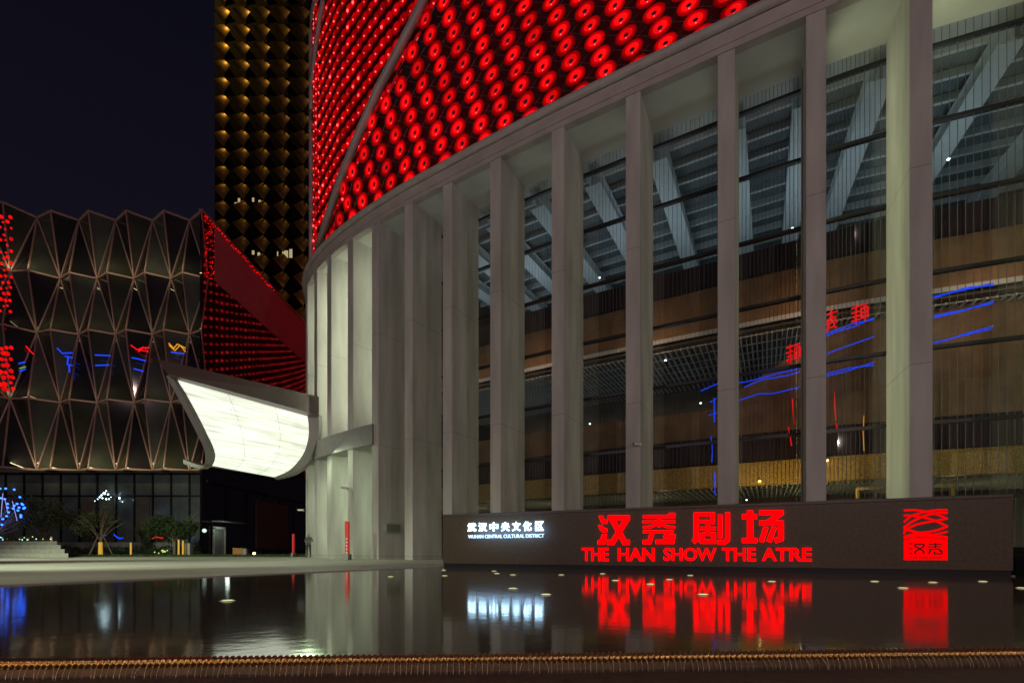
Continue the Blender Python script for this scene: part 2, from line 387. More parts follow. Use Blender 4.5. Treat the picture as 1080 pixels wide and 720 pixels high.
# pool lamps
PL = [(468,601),(469,607),(521,602),(524,604.5),(541,606),(592,606),(635.5,604.8),(649,612),(541,620.5),(576,627),(686,616),(706,611),(728,606.6),(741.6,627),
      (814,613),(922.6,613),(952.5,620),(984,614),(1036.6,613),(1078,620),(240,633.5),(412,608)]
def pool_lamp():
    e = empty('pool_light')
    mb = MB(); mb.cyl((0,0,-.02), .075, .026, 18); mb.build('housing', M['steel'], e)
    mb = MB(); mb.cyl((0,0,.0062), .060, .006, 18, r2=.05); mb.build('lens', M['poollamp'], e)
    return e
pl0 = pool_lamp()
where = {0:'at the left end of the sign wall, farther of two',1:'at the left end of the sign wall, nearer of two',
 2:'below the white lettering, farther of a close pair',3:'below the white lettering, nearer of a close pair',4:'beneath the middle of the white lettering, close to the wall',
 5:'at the wall foot midway between white and red lettering',6:'at the wall foot under the red word THE that begins the line',7:'in front of the wall under the gap before the red word HAN',
 8:'above the blue-white reflection, second nearest of the left cluster',9:'at the right edge of the blue-white reflection, nearest of that cluster',10:'under the red word HAN',
 11:'under the first letter of the red word SHOW',12:'at the wall foot under the middle of the red word SHOW',13:'out in the pool inside the red reflection of the third big character',
 14:'below the red letters ATRE',15:'left of the red emblem near the wall',16:'out in the pool at the upper edge of the emblem reflection',17:'just right of the emblem near the wall',
 18:'near the right end of the sign wall',19:'at the right border of the photo beyond the sign wall',20:'alone in the left half of the pool before the dark side wall',21:'in the reflection of the pale theatre fins by the plaza edge'}
for i, (px, py) in enumerate(PL):
    d = HC*F/(py-YH); loc = ((px-540)/F*d, d, 0.0)
    o = pl0 if i == 0 else copytree(pl0, loc)
    o.location = loc
    tag(o, 'pool light ' + where[i], 'pool light', 'lights set in the pool')

# ------------------------------------------------------------------ theatre
TH = empty('theatre_building'); tag(TH, 'curved theatre with tall pale concrete fins and a facade of glowing red discs above', 'theatre')
ZS = 19.95
FINS = list(range(2, 23))
FL = 2.4; FW = .62
for s in FINS:
    mb = MB(); a = rc(s); t = rt(s); nn = rn(s)
    q = [a, a-t*FW, a-t*FW+nn*FL, a+nn*FL]
    mb.hexa([(p.x,p.y,.02) for p in q], [(p.x,p.y,ZS+.01) for p in q])
    o = mb.build('fin', M['fin'], TH, bevel=.012)
mb = MB(); strip(mb, 1, 23.5, rect(.01,FL+.9,ZS+.004,ZS+.25), 120); mb.build('soffit', M['soffit'], TH)
mb = MB(); strip(mb, 1, 23.5, rect(-.06,.6,ZS+.26,ZS+.78), 160); strip(mb, 1, 23.5, rect(-.045,.3,ZS-.0,ZS+.25), 160); mb.build('ring_beam', M['fascia'], TH)
mb = MB(); mb.tube([R3(1+22.5*i/220, -.05, ZS+1.02) for i in range(221)], .21, 14); mb.build('ring_rail', M['tube'], TH, True)
# curtain wall
mb = MB(); strip(mb, 1, 23.5, [(FL+.02,.02),(FL+.02,ZS)], 110, closed=False); mb.build('curtain_glass', M['glass'], TH)
for z in (19.3,16.5,13.7,10.9,8.1,5.3,2.5):
    mb = MB(); strip(mb, 1, 23.5, rect(FL-.03,FL+.16,z-.06,z+.06), 110); mb.build('transom', M['transom'], TH)
mb = MB()
for i in range(int(13.5/.052)):       # fine vertical glazing fins
    s = 3.5+i*.052; a = R3(s, FL+.05, 0)
    mb.bar((a.x,a.y,.1), (a.x,a.y,ZS), .012, .02)
o = mb.build('glazing_bars', mat('glazing_bar', (.14,.15,.14), .5), TH); o['kind'] = 'stuff'
# interior
OI = 5.2
def band(name, o0, o1, z0, z1, m, s0=3, s1=15.5): 
    mb = MB(); strip(mb, s0, s1, rect(o0,o1,z0,z1), 80); return mb.build(name, M[m], TH)
par1 = band('upper_parapet', OI, OI+.2, 13.5, 14.8, 'band_dark')
band('upper_balcony_edge', OI-.05, OI+.3, 11.4, 13.5, 'band_brown')
band('upper_floor', OI+.3, 14, 13.0, 13.3, 'infloor')
band('balcony_trim', OI-.14, OI-.05, 11.22, 11.42, 'purlin')
band('upper_ceiling', OI+.3, 14, 11.15, 11.3, 'inwall')
band('middle_balcony_edge', OI-.05, OI+.3, 6.1, 7.5, 'band_brown')
par2 = band('middle_parapet', OI, OI+.2, 4.75, 6.1, 'band_dark')
band('middle_floor', OI+.3, 14, 4.3, 4.6, 'infloor')
band('bronze_band', OI-.05, OI+.3, 3.65, 4.73, 'band_bronze')
band('lower_ceiling', OI+.3, 14, 3.95, 4.1, 'inwall')
band('back_wall', 13.5, 14, 0, 13.0, 'inwall', 1, 14.5); band('gallery_back_wall', 20.5, 21, 12, 20, 'inwall', 2, 14.4)
band('upper_floor', 14, 21, 13.0, 13.3, 'infloor', 3, 14.4)
for (z0, z1, pr) in ((13.5,14.8,par1),(4.75,6.1,par2)):
    mb = MB()
    for i in range(int(12.4/.045)):
        s = 3.05+i*.045; a = R3(s, OI-.03, 0); mb.bar((a.x,a.y,z0+.03),(a.x,a.y,z1-.03),.03,.05)
    o = mb.build('slats', M['slat'], pr); o['kind'] = 'stuff'
mb = MB(); strip(mb, 3, 14.4, rect(FL+.3,21,20.05,20.3), 80); mb.build('gallery_ceiling', M['ceil'], TH)
for k in range(13):
    off = 3.4+k*1.25
    mb = MB(); strip(mb, 3, 14.4, rect(off,off+.14,19.72,20.04), 80); mb.build('purlin', M['purlin'], TH)
for s in [4.15+.93*k for k in range(11)]:
    mb = MB(); a = R3(s, 2.9, 19.35); b = R3(s, 20, 19.35); t = rt(s); t3 = Vector((t.x,t.y,0)); U = Vector((0,0,1))
    for (ww, hh, oo) in ((.85,.05,-.30),(.85,.05,.28),(.12,.55,0)):
        mb.hexa(*[[q-t3*ww/2+U*(oo-hh/2), q+t3*ww/2+U*(oo-hh/2), q+t3*ww/2+U*(oo+hh/2), q-t3*ww/2+U*(oo+hh/2)] for q in (a,b)])
    mb.build('roof_beam', M['beam'], TH)
# slanted ceiling grille between the balconies, and lower grille
for (z, o0, o1) in ((10.95, OI+.4, 12.5),(3.6, OI+.4, 11)):
    mb = MB()
    for i in range(150):
        s = 3.2+i*.08; a = R3(s, o0, z); b = R3(s, o1, z-.0); mb.bar(a, b, .05, .10)
    for k in range(6):
        strip(mb, 3.2, 15.2, rect(o0+.2+k*1.1,o0+.25+k*1.1,z+.06,z+.10), 60)
    o = mb.build('ceiling_grille', M['purlin'], TH); o['kind'] = 'stuff'
# big tilted copper volume seen in the right-hand bays (stair flank)
mb = MB()
for (s0, s1, za, zb) in ((6.35,9.1,11.0,6.6),(3.5,6.35,11.1,11.0)):
    n = 24; o = len(mb.v)
    for i in range(n+1):
        s = s0+(s1-s0)*i/n; zt = za+(zb-za)*i/n
        for off, z in ((6.2,6.0),(6.5,6.0),(6.5,zt),(6.2,zt)): mb.v.append(tuple(R3(s,off,z)))
    for i in range(n):
        for k in range(4):
            a = o+i*4+k; b = o+i*4+(k+1)%4; mb.f.append((a,a+4,b+4,b)); mb.mi.append(0)
mb.build('stair_flank', M['band_brown'], TH)
# entrance door frames near the right end
dr = empty('entrance_door', R3(6.0, OI-.4, .02)); par(dr, TH); 
dr.location = R3(5.75, 3.6, .02); dr.matrix_parent_inverse = Matrix.Identity(4)
mb = MB(); t = rt(5.75); T = Vector((-t.x,-t.y,0))
for k in (-1.6,-.55,-.35,-.15,.05,.25,1.5): mb.bar(T*k, T*k+Vector((0,0,3.05)), .09, .09)
mb.bar(T*-1.65+Vector((0,0,3.05)), T*1.55+Vector((0,0,3.05)), .1, .12)
mb.build('door_frame', mat('brass_frame', (.50,.36,.16), .4, .5), dr)
# interior lamps (emissive fittings seen through the glass)
IL = [(632,292,6.0,'coollamp',.05),(724,272,6.0,'coollamp',.05),(836,240,6.0,'coollamp',.06),(1000,167,5.5,'coollamp',.06),
      (702,379,6.5,'coollamp',.06),(739,424,7,'coollamp',.05),(622,446,7,'coollamp',.05),(801,506,5.0,'warmlamp',.07),(872.5,484,5.0,'warmlamp',.07),(787,526,7,'coollamp',.05)]
for px, py, off, m, r in IL:
    g = G(px, py, off); mb = MB(); mb.cyl((0,0,-.03), r*1.3, .03, 12, 1); mb.ball((0,0,-.05), r, 0, .6)
    o = mb.build('ceiling_lamp', [M[m], M['steel']], TH); o.location = g
# slim light strips added out of view on the fins to light the bays
def bay_fill(i, z0, z1, e, c=(.90,1,.58)):
    a = rc(i); t = rt(i); nn = rn(i)
    right_hidden = i >= 7                      # strip on fin i facing the next fin to the left
    if right_hidden: p = a+t*.05; d = t
    else: p = rc(i+1)-rt(i+1)*(FW+.05); d = -t
    p = p+(rn(i) if right_hidden else rn(i+1))*1.3
    mb = MB(); mb.box(-.03,.03,-.02,.02,z0,z1); o = mb.build('added_light_strip', M['grey'], TH); o.location = (p.x-d.x*.03, p.y-d.y*.03, 0)
    q = Vector((p.x+d.x*.03, p.y+d.y*.03, (z0+z1)/2))
    l = lamp('AREA', q, e, c, .06, z1-z0, parent=TH)
    l.rotation_euler = Vector((d.x,d.y,0)).to_track_quat('-Z','Y').to_euler()
    return l
for i, e in {4:160,5:190,6:105,7:20,8:20,9:18,10:15,11:12,12:9,13:7}.items(): bay_fill(i, 1.2, 19.2, e)
for i, e in {14:150,15:270,16:270,17:220}.items(): bay_fill(i, 8.6, 19.2, e*.55, (.90,1,.70))
for i, e in {14:36,15:46,16:50,17:46,18:40}.items(): bay_fill(i, .4, 6.5, e, (.80,1,.66))
# cool light inside the upper gallery, dim light in the halls
for s in (5.2,7.2,9.2,11.2,13.0):
    a = R3(s, 5.6, 14.6); lamp('AREA', R3(s, 7.5, 14.2), 80, (.74,.90,1), 2.4, 4.0, aim=R3(s, 7.5, 19.6), parent=TH)
for s in (5,7,9,11,13):
    a = R3(s, 3.6, 15.0); lamp('AREA', R3(s, 3.0, 11.2), 30, (1,.60,.36), 2.0, .5, aim=R3(s, 7, 9.8), parent=TH)
    lamp('POINT', R3(s, 9, 8.2), 26, (.8,.95,1), .3, parent=TH)
    lamp('POINT', R3(s, 8, 2.4), 20, (1,.8,.4), .3, parent=TH)
lamp('AREA', R3(7.2,3.2,2.9), 55, (1,.68,.2), 5.0, .2, aim=R3(7.2,6,4.3), parent=TH)

# ---- red disc facade
LEAN = math.tan(math.radians(12))
def lean(s): return math.tan(math.radians(max(-9., min(13., 12-(s-8.5)*3.3))))
def S1(s, z): return R3(s, .45+(z-21.0)*lean(s), z)
def s1_hit(px, py, s0=2, s1=19):
    best = None
    for i in range(1500):
        s = s0+(s1-s0)*i/1500
        z = 21.
        for _ in range(7): q = S1(s, z); z = HC+(YH-py)/F*q.y
        q = S1(s, z); e = abs(540+F*q.x/q.y-px)
        if best is None or e < best[0]: best = (e, s, z)
        if best[0] < 1 and e > 25: break
    return best[1], best[2]
ribpx = [(337,262),(345,238),(360,192),(377,150),(400,98),(422,55),(440,20),(455,-12)]
rib = [s1_hit(*p, s0=9) for p in ribpx]
rib.sort(key=lambda q: q[1])
ds = (rib[-1][0]-rib[-2][0])/(rib[-1][1]-rib[-2][1])
for k in range(1,4): rib.append((rib[-1][0]+ds*4, rib[-1][1]+4))
def rib_s(z):
    if z <= rib[0][1]: return rib[0][0]+.6
    for (sa,za),(sb,zb) in zip(rib, rib[1:]):
        if za <= z <= zb: return sa+(sb-sa)*(z-za)/(zb-za)
    return rib[-1][0]
mb = MB(); zs = [20.75+i*.75 for i in range(34)]; n = 60; o = len(mb.v)
for z in zs:
    se = rib_s(z)
    for i in range(n+1):
        s = 1.2+(se-1.2)*i/n; q = S1(s,z)+Vector((*(rn(s)*.55),0)); mb.v.append(tuple(q))
for j in range(len(zs)-1):
    for i in range(n):
        a = j*(n+1)+i; mb.f.append((a,a+1,a+n+2,a+n+1)); mb.mi.append(0)
mb.build('facade_backing', M['black'], TH)
mb = MB(); mb.tube([S1(s, z)-Vector((*(rn(s)*.12),0)) for s, z in rib], .24, 12); mb.build('facade_rib', M['rib'], TH, True)
def disc_mesh(r, hole):
    mb = MB(); n = 20
    rings = [(.0,-.02),(.22,-.02),(.25,.0),(.62,.035),(.84,.045),(1.0,.02)]
    vs = [(0,0,0)]
    for k,(q,h) in enumerate(rings[1:]):
        for i in range(n): a = 2*math.pi*i/n; vs.append((q*r*math.cos(a), q*r*math.sin(a), h*r))
    mb.add(vs, [(0,1+i,1+(i+1)%n) for i in range(n)], 0 if hole else 1)
    for k in range(4):
        mi = (1,1,3,2)[k]
        fs = [(1+k*n+i, 1+(k+1)*n+i, 1+(k+1)*n+(i+1)%n, 1+k*n+(i+1)%n) for i in range(n)]
        mb.f += fs; mb.mi += [mi]*n
    # thin edge going back so the disc has thickness
    o = len(mb.v)
    for i in range(n): a = 2*math.pi*i/n; mb.v.append((.97*r*math.cos(a), .97*r*math.sin(a), -.05*r))
    for i in range(n): mb.f.append((1+4*n+i, o+i, o+(i+1)%n, 1+4*n+(i+1)%n)); mb.mi.append(2)
    mb.ball((.05*r,-.50*r,.06*r), .06*r, 4, .5, 8)
    return mb
dm = disc_mesh(.5, True)
d0 = dm.build('light_disc', [M['hub'],M['red1'],M['red2'],M['redm'],M['redhot']], TH); disc_me = d0.data
def frame_s1(s, z, R=1.):
    t = rt(s); n_in = rn(s); right = Vector((-t.x,-t.y,0))
    lk = lean(s); up = Vector((n_in.x*lk, n_in.y*lk, 1)).normalized(); nz = right.cross(up).normalized()
    m = Matrix((right, up, nz)).transposed().to_4x4()
    return Matrix.Translation(S1(s,z)) @ m
# arc length table
arc = [0.]; NA = 2400
for i in range(1, NA+1):
    arc.append(arc[-1]+(rc(i*(NR-1)/NA)-rc((i-1)*(NR-1)/NA)).length)
def s_of_u(u):
    lo, hi = 0, NA
    while hi-lo > 1:
        m_ = (lo+hi)//2
        if arc[m_] < u: lo = m_
        else: hi = m_
    return lo*(NR-1)/NA
cand = []
CS, RS = 1.32, .97
for j in range(0, 30):
    z = 21.7+j*RS
    for i in range(-14, 60):
        for h in (0, 1):
            zz = z+(RS*.5*.98 if h else 0); u = 3.0+(2*i+h)*CS/1.0*.5*2*.5+ .24*(j+.5*h)
            u = 2.0+ (i+.5*h)*2*CS*.5*2*.5*2 + .25*(j+.5*h) if False else 2.0+(2*i+h)*CS+.30*(j+.5*h)
            if u < 1 or u > arc[-1]-1: continue
            s = s_of_u(u)
            if s > rib_s(zz)-.22 or s < 1.4: continue
            q = S1(s,zz); py = YH-F*(zz-HC)/q.y; px = 540+F*q.x/q.y
            if zz > 45: continue
            vis = -25 < py and px < 1100
            cand.append((not vis, q.length, s, zz))
cand.sort()
mb = MB(); rest = MB(); first = True; cnt = 0
for nv, dist, s, zz in cand:
    Mx = frame_s1(s, zz)
    Mx = Mx @ Matrix.Rotation(random.uniform(-.05,.05), 4, 'X') @ Matrix.Rotation(random.uniform(-.05,.05), 4, 'Y')
    if cnt < 100 and not nv:
        o = d0 if cnt == 0 else bpy.data.objects.new('light_disc', disc_me)
        if cnt: col.objects.link(o); o.parent = TH
        o.matrix_local = Mx; cnt += 1
    else:
        base = len(rest.v); rest.v += [tuple(Mx @ Vector(v)) for v in dm.v]
        rest.f += [tuple(i+base for i in f) for f in dm.f]; rest.mi += dm.mi
o = rest.build('light_discs', [M['hub'],M['red1'],M['red2'],M['redm'],M['redhot']], TH); o['kind'] = 'stuff'
# cable net behind the discs
mb = MB()
for k in range(-26, 70, 1):
    for sl in (1, -1):
        pts = []
        for j in range(0, 22):
            z = 21.1+j*.9; u = 2.0+k*CS+sl*j*.9*CS/.97+(0 if sl > 0 else 0)+.30*j
            if u < 1 or u > arc[-1]-1: 
                if len(pts) > 1: mb.tube(pts, .014, 3)
                pts = []; continue
            s = s_of_u(u)
            if s > rib_s(z)-.05:
                if len(pts) > 1: mb.tube(pts, .014, 3)
                pts = []; continue
            pts.append(S1(s,z)+Vector((*(rn(s)*.22),0)))
        if len(pts) > 1: mb.tube(pts, .014, 3)
o = mb.build('cable_net', M['wire'], TH); o['kind'] = 'stuff'

# second, set-back facade petal
PLN = [(-3.2,30.4),(-4.5,31.2),(-9.2,34.4),(-13.6,38.0),(-17.0,41.6),(-18.2,44.4),(-18.6,48),(-18.8,54),(-18.6,62),(-18,72),(-17,84),(-15,98),(-11,116),(-5,136)]
L2 = [0.]
for a, b in zip(PLN, PLN[1:]): L2.append(L2[-1]+math.dist(a,b))
def pl(u):
    u = max(0, min(L2[-1]-.001, u))
    for i in range(len(PLN)-1):
        if L2[i] <= u <= L2[i+1]:
            k = (u-L2[i])/(L2[i+1]-L2[i]); a, b = PLN[i], PLN[i+1]
            return Vector((a[0]+(b[0]-a[0])*k, a[1]+(b[1]-a[1])*k))
def plt(u): return (pl(u+1.)-pl(u-1.)).normalized() if 1 < u < L2[-1]-1 else (pl(min(u+1,L2[-1]-.1))-pl(max(u-1,0))).normalized()
mb = MB(); n = 90; zs = [19.5,66]
for i in range(n+1):
    u = L2[-1]*i/n; p = pl(u); t = plt(u); nn = Vector((t.y,-t.x))*.6; mb.v += [(p.x+nn.x,p.y+nn.y,z) for z in zs]
for i in range(n): mb.f.append((2*i,2*i+2,2*i+3,2*i+1)); mb.mi.append(0)
mb.build('rear_backing', M['black'], TH)
mb = MB(); mb.add([(p[0]+.8,p[1],21.0) for p in PLN[1:]]+[(10,136,21.0),(28,20,21.0),(20,17,21.0),(0,26.5,21.0)], [tuple(range(len(PLN)+3))])
mb.build('roof_deck', M['black'], TH)
mb = MB(); rr = random.Random(11)
pat = []
n2 = 9
def small_disc(mbx, c, right, up, nz, r, hot):
    base = len(mbx.v)
    for q, h in ((.35,.05),(.8,.05),(1.,0)):
        for i in range(n2):
            a = 2*math.pi*i/n2; mbx.v.append(tuple(c+right*(q*r*math.cos(a))+up*(q*r*1.0*math.sin(a))+nz*h*r))
    mbx.f.append(tuple(base+i for i in range(n2))); mbx.mi.append(4 if hot > 1.5 else (1 if hot > .0 else 0))
    for k in (0,1):
        for i in range(n2): mbx.f.append((base+k*n2+i, base+(k+1)*n2+i, base+(k+1)*n2+(i+1)%n2, base+k*n2+(i+1)%n2)); mbx.mi.append(4 if hot > 1.5 else (0,2)[k])
    mbx.ball(tuple(c+nz*.10*r-up*.25*r), r*(.13+.10*hot), 3, 1., 6)
u = .8; row = 0
while u < L2[-1]-1:
    p = pl(u); t = plt(u); nn = Vector((-t.y, t.x, 0)); right = Vector((-t.x,-t.y,0)); up = Vector((0,0,1))
    far = p.y > 45.5
    if far: z = 20.4+(.62 if row % 2 else 0)
    else: z = 20.3-((u/.72*.15) % 1.27)
    top = 52 if p.y < 46 else 64
    while z < top:
        hot = 1. if (math.sin(z*.9+u*.7)+math.sin(u*1.9-z*.33)) > 1.35 else 0.
        small_disc(mb, Vector((p.x,p.y,z+rr.uniform(-.04,.04))), right, up, nn, rr.uniform(.13,.24) if far else .46, 2. if far else hot)
        z += 1.24 if far else 1.27
    u += 1.5 if far else .72; row += 1
o = mb.build('rear_light_discs', [M['redm'],M['red1'],M['red2'],M['redhot'],M['red3']], TH); o['kind'] = 'stuff'
def s2_hit(px, py):
    best = None
    for i in range(900):
        uu = 1+18.*i/900; p = pl(uu); e = abs(540+F*p.x/p.y-px)
        if best is None or e < best[0]: best = (e, uu)
    p = pl(best[1]); t = plt(best[1]); return Vector((p.x+t.y*-.25, p.y+t.x*.25, HC+(YH-py)/F*p.y))
for pts in ([(346,-15),(343,8),(337,45),(330,85),(324,118),(321.5,160),(321,208),(322,245),(325,275)], [(341,-12),(331,18),(325,35),(321,55),(319.5,85),(319,130)]):
    mb = MB(); mb.tube([s2_hit(*p) for p in pts], .2, 10); mb.build('facade_rib', M['rib'], TH, True)

# ledge over the entrance and soffit beneath
mb = MB(); strip(mb, 13.93, 22.5, rect(-.14,FL,6.85,8.05), 60); mb.build('entrance_ledge', M['ledge'], TH)
for s, e in ():
    a = R3(s+.5, .9, 8.35); mb = MB(); mb.box(-.3,.3,-.08,.08,-.2,-.1); o = mb.build('uplight', M['grey'], TH); o.location = a
    lamp('SPOT', a, e*2.6, (.80,1,.62), .25, aim=R3(s+.45,1.2,ZS), spot=math.radians(60), blend=.9, parent=TH)
lamp('AREA', R3(15.6, -1.5, 6.6)+Vector((0,0,0)), 90, (.78,1,.62), 2.0, 2.0, aim=R3(14.6,0,0), parent=TH)
# wall panel behind bright bays
# small things fixed to fins
def cctv(loc, rz, label):
    e = empty('security_camera', loc); e.rotation_euler = (0,0,rz)
    mb = MB(); mb.box(-.04,.04,-.02,.02,-.1,.1); mb.bar((0,-.02,0),(0,-.28,.02),.03); mb.build('bracket', M['grey'], e)
    mb = MB(); mb.hexa([(-.30,-.36,-.05),(.10,-.36,-.05),(.10,-.24,-.05),(-.30,-.24,-.05)],[(-.30,-.36,.05),(.10,-.36,.05),(.10,-.24,.05),(-.30,-.24,.05)]); mb.box(-.36,.12,-.375,-.225,.055,.065); mb.build('housing', M['white'], e, bevel=.01)
    mb = MB(); mb.tube([(-.335,-.30,0),(-.30,-.30,0)], .035, 10); mb.build('lens', M['black'], e)
    tag(e, label, 'camera', 'security cameras')
a = R3(9, 0, 5.0); cctv((a.x+.35,a.y-.02,HC+(YH-470)/F*a.y), .5, 'security camera on the fin above the second big red character')
a = R3(15, 0, 5.0); cctv((a.x+.0,a.y-.02,HC+(YH-515)/F*a.y), .2, 'security camera high on the fin above the red sign post')
a = R3(18, 0, 3.0); cctv((a.x-.2,a.y-.02,HC+(YH-538)/F*a.y), .0, 'security camera on the far fin at the dark passage')
mb = MB(); a = R3(14, 1.2, 0); t = rt(14); c = a+Vector((-t.x*-.02,-t.y*-.02,0)); 
bx = R3(14.02, .2, 2.3); b2 = R3(14.02, 1.0, 2.3)

# ------------------------------------------------------------------ sign wall
WL, WR = Vector((-2.27,15.85,0)), Vector((10.42,10.05,0))
WD = (WR-WL).normalized(); WN = Vector((WD.y,-WD.x,0)); WN = WN if WN.y < 0 else -WN
SW = empty('sign_wall', WL); tag(SW, 'long low dark stone wall rising from the pool with glowing lettering', 'sign wall')
rot = math.atan2(WD.y, WD.x); SW.rotation_euler = (0,0,rot)
WLEN = (WR-WL).length; WH = 1.70
def wl(px, py):
    """photo position on the wall face -> (u, z)"""
    k = (px-540)/F; dd = WD.x-k*WD.y; u = (k*WL.y-WL.x)/dd; d = WL.y+u*WD.y
    return u, HC+(YH-py)/F*d
mb = MB(); mb.box(0,WLEN,0,.55,.12,WH-.05); mb.build('wall_body', M['wallstone'], SW, bevel=.008)
mb = MB(); mb.box(-.0,WLEN+.0,-.015,.57,WH-.048,WH+.02); mb.build('coping', M['wallcap'], SW, bevel=.006)
mb = MB(); mb.box(.02,WLEN-.02,.03,.52,-.6,.118); mb.build('plinth', M['bmull'], SW)
def stroke(mb, pts, wd, y, conv, m=0):
    """one flat brush stroke: photo-space polyline -> raised bar on the wall face"""
    P2 = []
    n = len(pts); L = []; Rr = []
    for i in range(n):
        a = Vector(pts[max(i-1,0)]); b = Vector(pts[i]); c = Vector(pts[min(i+1,n-1)])
        d1 = (b-a).normalized() if (b-a).length else None; d2 = (c-b).normalized() if (c-b).length else None
        if d1 is None: d1 = d2
        if d2 is None: d2 = d1
        t = (d1+d2); t = t.normalized() if t.length > .01 else d1
        nrm = Vector((-t.y,t.x)); k = 1/max(.5, nrm.dot(Vector((-d1.y,d1.x))))
        L.append(b+nrm*wd/2*k); Rr.append(b-nrm*wd/2*k)
    for i in range(n-1):
        q = [conv(*L[i]), conv(*L[i+1]), conv(*Rr[i+1]), conv(*Rr[i])]
        mb.hexa([(u,-.002,z) for u,z in q], [(u,-y,z) for u,z in q], m)
def fillpoly(mb, pts, y, conv, m=0):
    q = [conv(*p) for p in pts]; n = len(q)
    mb.add([(u,-.002,z) for u,z in q]+[(u,-y,z) for u,z in q], [tuple(range(n)), tuple(range(n,2*n))[::-1]]+[(i,(i+1)%n,n+(i+1)%n,n+i) for i in range(n)], m)
A = lambda x, y: wl(600+x/6.75, 530+y/6.75)
B = lambda x, y: wl(740+x/7.714, 530+y/7.714)
ys = [.05]
def nx(): ys[0] += .0006; return ys[0]
def glyph(strokes, polys, conv, name='letter', mat_=None):
    mb = MB(); ys[0] = .05
    for pts, wd in strokes: stroke(mb, pts, wd, nx(), conv)
    for pts in polys: fillpoly(mb, pts, nx(), conv)
    return mb.build(name, mat_ or M['redsign'], SW)
glyph([([(280,107),(434,107)],36), ([(416,112),(312,281),(275,281)],36), ([(314,124),(398,281),(434,281)],36)],
      [[(215,92),(243,92),(252,115),(276,124),(276,148),(240,148),(228,128)], [(210,158),(238,158),(246,175),(274,184),(274,208),(238,208),(224,190)], [(240,222),(272,222),(262,292),(252,297),(208,297),(208,270),(225,262)]], A, 'character')
glyph([([(530,99),(755,99)],24), ([(643,86),(643,172)],26), ([(527,136),(757,136)],19), ([(636,142),(595,168),(530,176)],18), ([(650,142),(690,168),(757,176)],18),
       ([(530,206),(745,206)],20), ([(598,200),(575,278),(528,278)],30), ([(706,198),(690,238),(760,238)],26), ([(742,232),(736,277),(620,277)],30)], [[(715,72),(757,72),(757,95),(700,97)]], A, 'character')
glyph([([(890,83),(1040,83)],28), ([(1024,75),(1024,150)],32), ([(905,134),(1040,134)],24), ([(907,75),(907,262),(884,278)],36), ([(936,182),(1046,182)],24), ([(990,130),(990,225)],28),
       ([(952,222),(1046,222)],24), ([(952,276),(1046,276)],30), ([(950,214),(950,290)],34), ([(1030,214),(1030,290)],34),
       ([(1078,84),(1078,250)],32), ([(1130,68),(1130,262),(1105,281),(1058,281)],34)], [], A, 'character')
glyph([([(328,112),(450,112)],40), ([(394,62),(394,300)],50), ([(328,306),(452,306)],40), ([(468,80),(666,80)],40), ([(640,90),(530,165)],42), ([(468,164),(666,164)],40),
       ([(645,150),(645,290),(595,308)],44), ([(524,196),(484,318)],40), ([(592,196),(546,318)],40)], [], B, 'character')
def text_obj(txt, bold, bx, name, m, ext=.02, proud=.004, boxfit=True):
    c = bpy.data.curves.new('t', 'FONT'); c.body = txt; c.size = 1; c.offset = bold; c.extrude = 0
    c.resolution_u = 3
    o = bpy.data.objects.new('t', c); col.objects.link(o); bpy.context.view_layer.update()
    dg = bpy.context.evaluated_depsgraph_get(); me = bpy.data.meshes.new_from_object(o.evaluated_get(dg))
    bpy.data.objects.remove(o); bpy.data.curves.remove(c)
    vs = [v.co.copy() for v in me.vertices]; fs = [tuple(p.vertices) for p in me.polygons]; bpy.data.meshes.remove(me)
    x0 = min(v.x for v in vs); x1 = max(v.x for v in vs); y0 = min(v.y for v in vs); y1 = max(v.y for v in vs)
    mb = MB()
    (u0,z0),(u1,z1) = bx
    n = len(vs); F2 = [((v.x-x0)/(x1-x0)*(u1-u0)+u0, (v.y-y0)/(y1-y0)*(z1-z0)+z0) for v in vs]
    mb.v = [(u,-proud-ext,z) for u,z in F2]+[(u,-proud,z) for u,z in F2]
    mb.f = list(fs); mb.mi = [0]*len(fs)
    from collections import Counter
    ec = Counter()
    for f in fs:
        for i in range(len(f)): ec[frozenset((f[i],f[(i+1)%len(f)]))] += 1
    for e, k in ec.items():
        if k == 1: a, b = tuple(e); mb.f.append((a,b,b+n,a+n)); mb.mi.append(0)
    return mb.build(name, m, SW)
for txt, xa, xb in (('THE',614,642),('HAN',652,690.5),('SHOW',700,755.6),('THE',761.5,797.3),('ATRE',803.5,856)):
    u0, z0 = wl(xa,591.2); u1, z1 = wl(xb,577.4); u0b, z1b = wl(xa,577.4); _, z0b = wl(xb,591.2)
    text_obj(txt, .022, ((u0,(z0+z0b)/2),(u1,(z1+z1b)/2)), 'lettering', M['redsign'], .03)
cx7 = [498,509.4,521,533.3,544.8,556.4,569.2]
for ch, cx in zip('武汉中央文化区', cx7):
    k = (cx-498)/71.; yt = 551.2-1.9*k; yb = 560.2-.9*k
    u0, z0 = wl(cx-4.3,yb); u1, z1 = wl(cx+4.3,yt)
    text_obj(ch, .010, ((u0,z0),(u1,z1)), 'character', M['whsign'], .03)
u0, z0 = wl(494,567.6); u1, z1 = wl(574,562.4)
text_obj('WUHAN CENTRAL CULTURAL DISTRICT', .004, ((u0,z0+.005),(u1,z1-.005)), 'lettering', mat('white_small', (.6,.7,.8), .4, emit=(.50,.78,1), es=1.5), .02)
uc, zc = wl(534, 560)
l = lamp('AREA', (uc, -.42, zc), 14.0, (.30,.55,1), 2.3, .25, parent=SW); l.rotation_euler = (math.radians(90), 0, math.radians(0))  # unseen area lamp added for the blue glow around the white lettering
